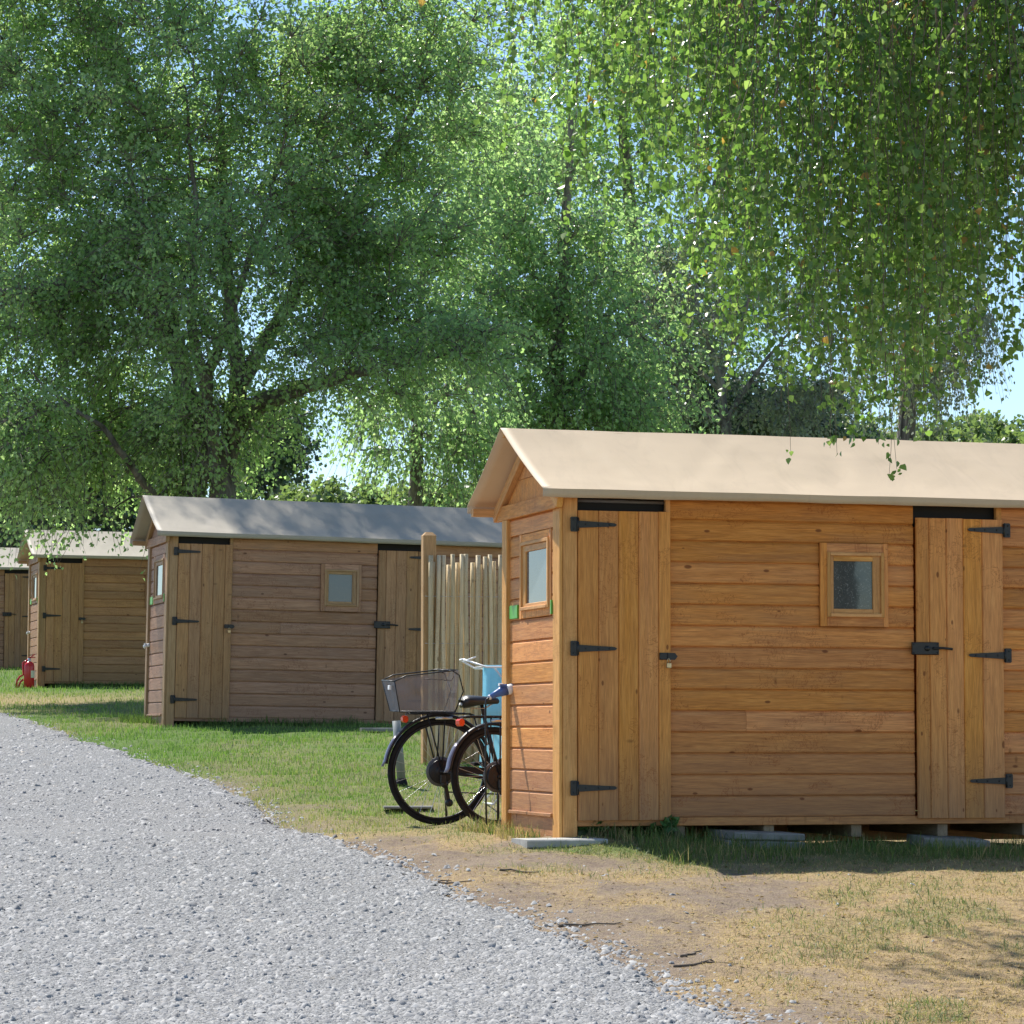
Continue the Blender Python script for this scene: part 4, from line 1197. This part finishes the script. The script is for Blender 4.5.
def leaf_mesh(P, D, size, kind, name, mat, parent, rng, tone=None, aspect=.75):
    n = len(P); D = norm(D)
    rv = norm(rng.standard_normal((n, 3))); S = norm(np.cross(D, rv)); N = np.cross(S, D)
    sz = size[:, None]
    if kind == 'diamond':
        pts = [(0, 0, 0), (.42, -.5 * aspect, .10), (1, 0, -.05), (.42, .5 * aspect, .10)]; fc = [[0, 1, 2, 3]]
    else:
        pts = [(0, 0, 0), (1, 0, -.10), (.24, -.46, .07), (.24, .46, .07), (.58, -.33, .04), (.58, .33, .04)]; fc = [[0, 2, 4, 1], [0, 1, 5, 3]]
    V = np.stack([P + (D * a + S * b + N * c) * sz for a, b, c in pts], 1)
    k = len(pts); o = (np.arange(n) * k)[:, None]
    F = np.concatenate([o + np.array([f]) for f in fc], 0)
    r = rng.random(n) if tone is None else np.clip(tone, 0, 1)
    return np_mesh(name, V.reshape(-1, 3), F, mat, parent, {'rnd': np.repeat(r, k)})


def fast_tubes(segs, n=4):
    """many thin straight or bent twigs: segs = list of (pts (m,3), radii (m))"""
    V = []; F = []; o = 0
    for pts, rad in segs:
        pts = np.asarray(pts, float); m = len(pts)
        t = norm(np.gradient(pts, axis=0)); u = norm(np.cross(t, np.array([.31, .77, .55]))); w = np.cross(t, u)
        for k in range(n):
            a = 2 * math.pi * k / n
            V.append(pts + (u * math.cos(a) + w * math.sin(a)) * np.asarray(rad)[:, None])
        for k in range(n):
            q = (k + 1) % n
            i = np.arange(m - 1)
            F.append(np.stack([o + k * m + i, o + q * m + i, o + q * m + i + 1, o + k * m + i + 1], 1))
        o += n * m
    return np.concatenate(V), np.concatenate(F)


def smooth_path(P, m=14):
    P = np.asarray(P, float); t = np.linspace(0, 1, len(P)); s = np.linspace(0, 1, m * 1)
    q = np.stack([np.interp(s, t, P[:, i]) for i in range(3)], 1)
    for _ in range(2): q[1:-1] = .25 * q[:-2] + .5 * q[1:-1] + .25 * q[2:]
    return q


def leafy_tree(name, label, cat, group, Yd, limbs, vols, leaf_m, bark_m, seed, leaf=.075, twigs=11, per=16, spread_=.75, droop=.25, keep=0.0, twig_r=.006, aspect=.75, base=None):
    """limbs: [(points in photo units, r0, r1)]; vols: [(cx, cy, rx, ry, depth radius, clusters)] in photo units at distance Yd"""
    rng = np.random.default_rng(seed)
    S = Yd / F_PX
    def W(x, y, d=0.0):
        p = px(x, y, Yd + d); return np.array([p.x, p.y, p.z])
    lp = []; segs = []
    for pts, r0, r1 in limbs:
        Pw = np.array([W(*p) for p in pts]); q = smooth_path(Pw, 6 * len(pts))
        q = q + .5 * S * 6 * np.stack([fbm(np.arange(len(q)) * .4, np.full(len(q), 3.3 + i), seed + i, 2) for i in range(3)], 1)
        rad = np.linspace(r0, r1, len(q)); segs.append((q, rad, 9)); lp.append(np.concatenate([q, rad[:, None]], 1))
    bx = limbs[0][0][0]; b0 = W(*bx)
    root = empty(name, (float(b0[0]), float(b0[1]), gz(b0[0], b0[1])))
    # trunk down to the ground
    q0 = lp[0][0, :3]; g0 = np.array([q0[0] + .1, q0[1], gz(q0[0], q0[1]) - .1])
    r0 = limbs[0][1]; trunk = smooth_path([g0, (g0 + q0) / 2 + [.05, 0, 0], q0], 8); segs.insert(0, (trunk, np.linspace(r0 * 1.5, r0, 8), 10))
    LP = np.concatenate(lp)
    cen = []
    for (cx, cy, rx, ry, rd, cnt, *off_) in vols:
        d = norm(rng.standard_normal((cnt * 3, 3))) * (rng.random((cnt * 3, 1)) ** .42)
        w = np.array([W(cx, cy, off_[0] if off_ else 0)]) + d * np.array([[rx * S, rd, ry * S]])
        ok = fbm(w[:, 0] * .55 + 9, w[:, 2] * .55 + w[:, 1] * .4, seed + 5, 3) > keep - .35
        cen.append(w[ok][:cnt])
    C = np.concatenate(cen)
    C = C[C[:, 2] > base_z(C[:, 0], C[:, 1]) + 1.0]
    axis = LP[:, :3].mean(0)
    C = C[np.argsort([((LP[:, :3] - c) ** 2).sum(1).min() for c in C])]
    LPs = LP[::1]; LV = []; LD = []; tone = []
    tw = []
    for c in C:
        d2 = ((LPs[:, :3] - c) ** 2).sum(1) + 2.0 * np.maximum(0, LPs[:, 2] - c[2]) ** 2 - .5 * np.minimum(LPs[:, 3] * 10, .4)
        j = int(np.argmin(d2)); a = LPs[j, :3]
        v = c - a; L = np.linalg.norm(v)
        if L > .15:
            mid = a + v * .55 + np.array([0, 0, .12 * L])
            pth = smooth_path([a, mid, c], 7); r_ = min(.014 + .012 * L, LPs[j, 3] * .8 + .004)
            tw.append((pth + np.concatenate([[0], np.ones(5), [0]])[:, None] * rng.normal(0, .05 * L, (7, 3)), np.linspace(r_, twig_r, 7)))
            LPs = np.concatenate([LPs, np.concatenate([pth[2:], np.linspace(r_, twig_r, 7)[2:, None]], 1)])
        out = norm((c - axis)[None])[0] * .6 + norm(v[None] + 1e-6)[0] * .5
        T = rng.integers(int(twigs * .6), int(twigs * 1.4) + 1)
        dirs = norm(rng.standard_normal((T, 3)) * np.array([1, 1, .7]) + out + np.array([0, 0, .1]))
        ln = rng.uniform(.45, 1.0, T) * spread_
        ct = rng.normal(0, .16)
        for t in range(T):
            e = c + dirs[t] * ln[t] + np.array([0, 0, -droop * ln[t]]); mm = c + dirs[t] * ln[t] * .55
            tw.append((np.array([c, mm, e]), np.array([twig_r, twig_r * .7, twig_r * .35])))
            k = per; s = rng.random(k) ** .7
            p = np.where(s[:, None] < .55, c + (mm - c) * (s[:, None] / .55), mm + (e - mm) * ((s[:, None] - .55) / .45))
            p = p + rng.normal(0, .06 * spread_, (k, 3))
            dd = norm(dirs[t] * .5 + rng.standard_normal((k, 3)) * .8 + np.array([0, 0, -droop * 1.6]))
            LV.append(p); LD.append(dd); tone.append(np.clip(.45 + ct + rng.normal(0, .2, k), 0, .96))
    LV = np.concatenate(LV); LD = np.concatenate(LD); tone = np.concatenate(tone)
    o = np.array(root.location)
    Va, Fa = [], []; off = 0
    for q, rad, n in segs:
        v, f = fast_tubes([(q, rad)], n); Va.append(v); Fa.append(f + off); off += len(v)
    np_mesh('trunk', np.concatenate(Va) - o, np.concatenate(Fa), bark_m, root, smooth=True)
    v, f = fast_tubes(tw, 4); np_mesh('branches', v - o, f, bark_m, root)
    leaf_mesh(LV - o, LD, rng.uniform(.7, 1.25, len(LV)) * leaf, 'diamond', 'crown', leaf_m, root, rng, tone, aspect)
    tag(root, label, cat, group)
    return root


# the big spreading tree behind the second shed
leafy_tree('broadleaf_tree', 'big spreading broadleaf tree with forked trunk rising behind the grey brown shed', 'tree', 'trees beyond the sheds', 40.0,
           [([(224, 525), (222, 470, .1), (231, 430), (239, 385), (232, 320, .3), (224, 220, .4), (222, 130, .2), (214, 40)], .20, .012),
            ([(231, 432), (262, 402, -.3), (300, 388, -.6), (350, 374, -.8), (400, 361, -1), (450, 352, -1), (500, 336, -1)], .15, .012),
            ([(190, 525, .3), (195, 470, .3), (187, 400, .1), (176, 345), (150, 308, -.4), (122, 290, -.6), (84, 279, -.8), (40, 289, -1), (-20, 292, -1)], .19, .04),
            ([(176, 345), (170, 305, .3), (152, 268, .4), (130, 180, .6), (110, 60, .6)], .11, .012),
            ([(166, 515), (145, 484, -.6), (122, 455, -1), (104, 428, -1.2), (60, 400, -1.4), (30, 370, -1.5)], .07, .012),
            ([(200, 440), (207, 375, -.6), (222, 335, -.8), (260, 230, -.9), (290, 120, -1)], .11, .012),
            ([(239, 385), (300, 285, .6), (372, 190, .9), (416, 105, 1), (450, -10, 1)], .11, .012),
            ([(210, 480, -.3), (212, 420, -.5), (190, 330, -.9), (196, 220, -1), (186, 90, -1)], .12, .012)],
           [(190, 110, 290, 240, 2.4, 385), (50, 70, 120, 110, 1.4, 45), (40, -255, 230, 100, 2.2, 120), (20, -70, 220, 160, 2.4, 80), (290, 70, 80, 80, 1.4, 40), (50, 320, 160, 160, 2.0, 165), (230, 290, 190, 140, 2.0, 130), (85, 448, 120, 70, 1.6, 90), (395, 290, 110, 120, 1.7, 95), (190, 440, 80, 60, 1.5, 22), (420, 90, 100, 130, 1.8, 60), (215, 230, 80, 150, .7, 34, -2.2), (90, 430, 90, 50, .6, 26, -1.6), (320, 350, 60, 40, .6, 10, -1.8), (165, 390, 60, 60, .6, 8, -1.8), (440, 345, 60, 26, .5, 14, -1.9)],
           M['leaf_poplar'], M['bark'], 1001, leaf=.066, twigs=10, per=17, spread_=1.0, droop=.35, keep=.08)
# drooping tree between the two sheds
leafy_tree('drooping_tree', 'loose drooping tree with brownish twigs between the grey brown shed and the orange shed', 'tree', 'trees beyond the sheds', 46.0,
           [([(412, 540), (415, 470), (418, 400), (420, 330, .3), (425, 240)], .13, .04), ([(418, 420), (450, 380), (470, 400), (478, 440)], .06, .02), ([(417, 420), (385, 385), (365, 410), (360, 450)], .06, .02)],
           [(420, 400, 95, 85, 1.6, 62), (470, 450, 40, 50, 1.0, 26)], M['leaf_mid'], M['bark'], 1002, leaf=.075, twigs=9, per=13, spread_=.8, droop=.85)
# dense trees in the middle
leafy_tree('dense_tree', 'dense mid green tree standing behind the ridge of the orange shed', 'tree', 'trees beyond the sheds', 52.0,
           [([(560, 520), (560, 440), (555, 360), (565, 250), (570, 120)], .22, .05), ([(556, 400), (610, 340), (660, 300)], .09, .012), ([(556, 390), (510, 320), (480, 250)], .09, .012)],
           [(560, 330, 125, 130, 1.8, 165), (500, 230, 90, 130, 1.8, 105), (610, 400, 90, 60, 1.6, 60)], M['leaf_mid'], M['bark'], 1003, leaf=.092, twigs=9, per=14, spread_=1.3, droop=.5, keep=.15)
leafy_tree('tall_tree', 'tall green tree filling the sky above the orange shed, behind the hanging birch', 'tree', 'trees beyond the sheds', 60.0,
           [([(640, 530), (640, 420), (635, 300), (625, 150), (620, -60)], .28, .06), ([(636, 320), (560, 200), (520, 80)], .12, .012), ([(636, 330), (700, 230), (740, 100)], .12, .012)],
           [(610, 110, 170, 180, 3.0, 190), (660, 290, 110, 100, 2.4, 70)], M['leaf_poplar'], M['bark'], 1004, leaf=.11, twigs=10, per=13, spread_=1.4, droop=.4, keep=.08)
leafy_tree('birch_tree', 'thin greyish birch with bare looking branches behind the middle of the orange roof', 'tree', 'trees beyond the sheds', 56.0,
           [([(735, 530), (730, 440), (720, 380), (700, 320), (690, 230)], .14, .012), ([(726, 420), (760, 370), (790, 330)], .06, .02), ([(728, 430), (690, 388), (640, 372)], .06, .02), ([(722, 390), (670, 345), (650, 330)], .05, .015), ([(720, 380), (745, 320), (760, 250)], .06, .02)],
           [(700, 320, 85, 110, 2.0, 42), (770, 380, 60, 60, 1.6, 20), (800, 300, 80, 120, 2.0, 40)], M['leaf_grey'], M['bark_birch'], 1005, leaf=.085, twigs=9, per=12, spread_=1.0, droop=.6, keep=.1)
leafy_tree('evergreen_shrub', 'dark evergreen just above the orange roof near the bare branched birch', 'shrub', 'trees beyond the sheds', 62.0,
           [([(700, 530), (700, 470), (700, 420)], .12, .04)], [(705, 410, 62, 45, 2.0, 75), (805, 425, 75, 30, 2.0, 60)], M['leaf_dark'], M['bark'], 1006, leaf=.12, twigs=10, per=14, spread_=.75, droop=.1)
leafy_tree('birch_tree', 'weeping grey leaved birch seen against the blue sky at the right, behind the green birch', 'tree', 'trees beyond the sheds', 36.0,
           [([(905, 560), (905, 440), (912, 350), (925, 250), (935, 120)], .14, .04), ([(912, 340), (945, 270), (975, 260), (990, 300)], .05, .015), ([(918, 300), (965, 220), (985, 200)], .05, .015)],
           [(945, 310, 55, 85, 1.0, 48), (900, 350, 60, 60, 1.0, 26), (950, 200, 55, 90, 1.2, 30)], M['leaf_grey'], M['bark_birch'], 1007, leaf=.05, twigs=8, per=15, spread_=.5, droop=1.3, twig_r=.004)
# dark conifer like mass at the far left
leafy_tree('evergreen_tree', 'dark bluish evergreen at the far left edge behind the farthest shed', 'tree', 'trees beyond the sheds', 85.0,
           [([(15, 600), (15, 500), (15, 420)], .3, .1)], [(15, 485, 60, 70, 3, 120)], M['leaf_dark'], M['bark'], 1008, leaf=.16, twigs=10, per=14, spread_=1.2, droop=.3)
leafy_tree('evergreen_tree', 'dark bluish evergreen rising behind the roof with the fire extinguisher', 'tree', 'trees beyond the sheds', 88.0,
           [([(110, 600), (110, 500), (110, 430)], .3, .1)], [(110, 485, 65, 62, 3, 120)], M['leaf_dark'], M['bark'], 1009, leaf=.16, twigs=10, per=14, spread_=1.2, droop=.3)
leafy_tree('evergreen_tree', 'dark bluish evergreen seen below the fork of the big tree', 'tree', 'trees beyond the sheds', 92.0,
           [([(275, 600), (275, 500), (272, 410)], .3, .1)], [(270, 450, 32, 55, 2.2, 60)], M['leaf_dark'], M['bark'], 1010, leaf=.17, twigs=10, per=14, spread_=1.0, droop=.3)
# pale bushes along the far hedge, between the sheds
for i, (cx, cy, rx, ry, Yd) in enumerate(((215, 500, 50, 30, 78), (315, 503, 40, 24, 80), (372, 505, 38, 22, 82), (432, 503, 40, 24, 80), (490, 498, 45, 30, 84))):
    leafy_tree('far_bush', ['sunlit bush above the left part of the grey brown shed roof', 'pale sunlit bush above the middle of the grey brown shed roof', 'low pale bush in the gap right of the big tree', 'pale bush below the drooping tree', 'bush touching the left end of the orange roof'][i], 'bush', 'bushes far behind the sheds', Yd,
               [([(cx, cy + 70), (cx, cy + 20), (cx, cy - 5)], .1, .05)], [(cx, cy + 12, rx, ry, 1.8, 55)], M['leaf_far'], M['bark'], 1100 + i, leaf=.15, twigs=9, per=12, spread_=.8, droop=.2)
# distant trees over the right half of the roof
for i, (cx, top, rx, Yd) in enumerate(((862, 428, 26, 150), (905, 424, 30, 155), (950, 418, 34, 150), (992, 416, 34, 158), (1034, 418, 36, 152), (1080, 414, 40, 155))):
    leafy_tree('distant_tree', ['distant round tree peeping over the roof below the hanging leaves', 'distant low tree on the skyline left of the sky gap', 'distant tree on the skyline in the middle of the sky gap', 'distant tree on the skyline right of the sky gap', 'distant tree at the right edge of the skyline', 'distant tree just beyond the right edge of the skyline'][i], 'tree', 'distant trees on the skyline', Yd,
               [([(cx, 560), (cx, 500), (cx, top + 30)], .3, .1)], [(cx, top + 55, rx, 50, 4, 110)], M['leaf_far'], M['bark'], 1200 + i, leaf=.30, twigs=9, per=12, spread_=1.5, droop=.2)


# ------------------------------------------------------------------ the hanging birch in the foreground
def weeping_birch():
    rng = np.random.default_rng(77)
    tx, ty = 4.6, 15.3; g = gz(tx, ty); o = np.array([tx, ty, g])
    root = empty('weeping_birch', tuple(o)); tag(root, 'green birch whose hanging leafy strands fill the top right before the orange shed', 'tree', 'trees beyond the sheds')
    root['group'] = 'birches'
    trunk = smooth_path([o + [0, 0, -.1], o + [-.05, 0, 1.6], o + [-.2, -.05, 3.6], o + [-.35, 0, 6.0], o + [-.5, .1, 8.6], o + [-.55, .1, 10.5]], 16)
    V, F = fast_tubes([(trunk, np.linspace(.19, .03, 16))], 12); np_mesh('trunk', V - o, F, M['bark_birch'], root, smooth=True)
    # boughs reaching over the picture, arching down
    def P(x, y, Yd): p = px(x, y, Yd); return np.array([p.x, p.y, p.z])
    boughs = []
    ends = [(560, -30, 14.6, .05), (520, -70, 15.0, .2), (640, -10, 14.2, .3), (705, -40, 15.6, .4), (760, 20, 14.0, .35), (820, 40, 15.2, .5), (870, 30, 14.2, .6), (905, 70, 15.8, .5), (940, 50, 13.8, .7), (985, 20, 15.0, .7), (1010, 60, 14.4, .7),
            (520, -170, 16.4, .3), (470, -230, 16.8, .4), (560, -210, 15.6, .35), (600, -150, 16.3, .3), (430, -130, 16.2, .3), (400, -120, 16.8, .3), (450, -100, 17.2, .35), (350, -110, 16.0, .3), (500, -90, 16.6, .4), (380, -190, 16.4, .35), (300, -140, 16.6, .4), (540, -60, 17.0, .35),
            (660, -40, 17.0, .4), (720, -20, 16.6, .4), (780, -50, 16.2, .5), (840, -10, 16.4, .5), (900, -30, 16.2, .6), (950, 0, 16.5, .6), (600, -60, 17.6, .4),
            (600, -80, 13.8, .1), (670, -90, 15.2, .2), (735, -60, 14.6, .3), (800, -70, 13.7, .4), (850, -40, 15.8, .4), (1040, 90, 14.0, .8), (1060, 30, 15.3, .8), (1000, -60, 14.8, .5), (930, -80, 14.6, .4)]
    for (x, y, Yd, s) in ends:
        e = P(x, y, Yd); st = trunk[int(6 + 6 * (1 - s) + rng.integers(0, 2))]
        m1 = st + (e - st) * .45 + np.array([0, 0, .75 + .3 * rng.random()]); m2 = st + (e - st) * .8 + np.array([0, 0, .45])
        boughs.append(smooth_path([st, m1, m2, e], 16))
    segs = [(b, np.linspace(.045, .008, len(b))) for b in boughs]
    # strands hang from the boughs
    LV, LD, LT = [], [], []
    # lower hem of the curtain in photo units: x -> y
    hem_x = [280, 440, 470, 500, 520, 545, 575, 590, 615, 640, 665, 690, 715, 740, 765, 790, 815, 845, 880, 895, 915, 935, 955, 980, 1000, 1015, 1040, 1100]
    hem_y = [-45, -30, 10, 50, 75, 120, 190, 215, 170, 120, 150, 240, 320, 335, 350, 410, 415, 400, 440, 455, 425, 385, 355, 325, 275, 205, 190, 200]
    allb = np.concatenate(boughs)
    n_s = 0
    cand = []
    for bi, b in enumerate(boughs):
        for j in range(5, len(b)):
            if rng.random() < .30: continue
            q0 = b[j] + rng.normal(0, .10, 3)
            cand += [q0 + rng.normal(0, .028, 3) for _ in range(1 if j < 9 else 6)]
    def strand(p, ln, sway, hang=1.0, dens=1.0, leafsize=.047):
        m = max(5, int(ln / .12)); pts = [p]
        d = np.array([sway[0], sway[1], -.4]); d = d / np.linalg.norm(d)
        for _ in range(m):
            d = d + np.array([rng.normal(0, .10), rng.normal(0, .10), -.28 * hang]); d = d / np.linalg.norm(d)
            pts.append(pts[-1] + d * ln / m)
        pts = np.array(pts); segs.append((pts, np.linspace(.0024, .0009, len(pts))))
        k = int(ln * 40 * dens) + 2
        s = np.sort(rng.random(k)) ** .9 * (len(pts) - 1); i0 = np.minimum(s.astype(int), len(pts) - 2); fr = (s - i0)[:, None]
        q = pts[i0] * (1 - fr) + pts[i0 + 1] * fr
        off = rng.standard_normal((k, 3)); off[:, 2] = -np.abs(off[:, 2]) * .8; off = norm(off) * rng.uniform(.006, .046, (k, 1))
        LV.append(q + off); LD.append(norm(off * 12 + np.array([0, 0, -.9]) + rng.normal(0, .75, (k, 3)))); LT.append(np.clip(rng.normal(.45, .25, k), 0, 1))
    for p in cand:
        # where this strand hangs in the view decides how long it grows
        vy = p[1] * math.cos(PITCH) + (p[2] - EYE) * math.sin(PITCH)
        sx = 512 + F_PX * p[0] / vy; sy = 512 - F_PX * (-p[1] * math.sin(PITCH) + (p[2] - EYE) * math.cos(PITCH)) / vy
        if sx < 280 or sx > 1250: 
            ln = rng.uniform(.4, 1.0) if sx > 1250 else .25
        else:
            if sx < 655 and rng.random() < .55: continue
            if sy < -200 and rng.random() < .7: continue
            hem = np.interp(sx, hem_x, hem_y) - abs(rng.normal(0, 38)) + rng.normal(0, 6)
            ln = (hem - sy) * vy / F_PX
            if ln < .12: continue
            if ln > 3.3: ln = 3.3
        strand(p, ln * (rng.uniform(.93, 1.03) if rng.random() < .7 else rng.uniform(.5, .9)), (rng.normal(0, .25), rng.normal(0, .25)))
        n_s += 1
    # a few long single strands with their last leaves over the roof edge
    for (x, ytop, ybot, Yd) in ((788, 300, 452, 14.2), (826, 310, 456, 14.0), (832, 330, 448, 14.3), (885, 330, 470, 14.0), (893, 340, 478, 14.1), (880, 320, 445, 14.3), (905, 330, 440, 14.2), (922, 320, 438, 14.5), (940, 300, 425, 14.6), (580, 60, 235, 14.4), (592, 60, 190, 14.3), (577, 80, 215, 14.6), (1003, 120, 345, 14.3), (1012, 60, 240, 14.3), (1028, 60, 215, 14.5), (1022, 160, 345, 14.2)):
        p = P(x, ytop, Yd); q = P(x, ybot, Yd); strand(p, p[2] - q[2], (0, 0), 2.0, .8, .045)
    LV = np.concatenate(LV); LD = np.concatenate(LD); LT = np.concatenate(LT)
    v, f = fast_tubes(segs, 4); np_mesh('branches', v - o, f, M['twig'], root)
    leaf_mesh(LV - o, LD, np.clip(rng.lognormal(math.log(.032), .30, len(LV)), .016, .050), 'birch', 'crown', M['leaf_birch'], root, rng, LT)
    print('birch strands', n_s, 'leaves', len(LV))
    return root


weeping_birch()


# small weed under the first shed
def weed(x, y, h, n, label, seed):
    rng = np.random.default_rng(seed); g = gz(x, y); root = empty('weed', (x, y, g)); tag(root, label, 'plant', 'weeds at the foot of the near shed')
    st = []; P, D = [], []
    for i in range(n):
        a = rng.uniform(0, 6.28); l = rng.uniform(.5, 1) * h; e = np.array([math.cos(a) * l * .7, math.sin(a) * l * .5, l])
        st.append((np.array([[0, 0, 0], e * [.4, .4, .6], e]), np.array([.003, .0025, .0015])))
        for k in range(7):
            t = rng.uniform(.3, 1); P.append(e * t + rng.normal(0, .012, 3)); D.append(np.array([math.cos(a), math.sin(a), .1]) + rng.normal(0, .7, 3))
    v, f = fast_tubes(st, 4); np_mesh('stem', v, f, M['leaf_weed'], root, {'rnd': np.full(len(v), .3)})
    leaf_mesh(np.array(P), np.array(D), rng.uniform(.03, .07, len(P)), 'birch', 'leaves', M['leaf_weed'], root, rng)


a = shed_pt(P1, 16, .62, .0, 0); weed(a.x, a.y, .13, 14, 'leafy green weed under the padlocked door of the orange shed', 5)
a = shed_pt(P1, 16, .20, .05, 0); weed(a.x, a.y, .09, 8, 'small green weed beside the corner post of the orange shed', 6)

# ------------------------------------------------------------------ light, sky, camera
sun_dir = Vector((-.438, .581, 1.0)).normalized()              # towards the sun
sun = bpy.data.lights.new('sun', 'SUN'); sun.energy = 4.5; sun.angle = R(.53); sun.color = (1.0, .955, .88)
so = bpy.data.objects.new('sun', sun); COL.objects.link(so); so.rotation_euler = sun_dir.to_track_quat('Z', 'Y').to_euler(); so.location = (-10, 20, 30)
w = bpy.data.worlds.new('World'); scene.world = w; w.use_nodes = True
nt = w.node_tree; bg = nt.nodes['Background']
sky = nt.nodes.new('ShaderNodeTexSky'); sky.sky_type = 'NISHITA'; sky.sun_disc = False
sky.sun_elevation = math.asin(sun_dir.z); sky.sun_rotation = math.atan2(sun_dir.x, sun_dir.y)
sky.air_density = 1.0; sky.dust_density = .05; sky.ozone_density = 4.0
nt.links.new(sky.outputs[0], bg.inputs['Color']); bg.inputs['Strength'].default_value = .10

cam = bpy.data.cameras.new('camera'); co = bpy.data.objects.new('camera', cam); COL.objects.link(co)
cam.sensor_width = 36; cam.sensor_height = 36; cam.lens = F_PX / 1024 * 36; cam.clip_start = .1; cam.clip_end = 3000
co.location = (0, 0, EYE); co.rotation_euler = (math.pi / 2 + PITCH, 0, 0)
scene.camera = co
scene.view_settings.view_transform = 'Standard'; scene.view_settings.look = 'None'; scene.view_settings.gamma = 1.0
scene.view_settings.use_curve_mapping = False
scene.view_settings.exposure = .82
scene.cycles.max_bounces = 14; scene.cycles.diffuse_bounces = 9; scene.cycles.transmission_bounces = 10; scene.cycles.transparent_max_bounces = 8
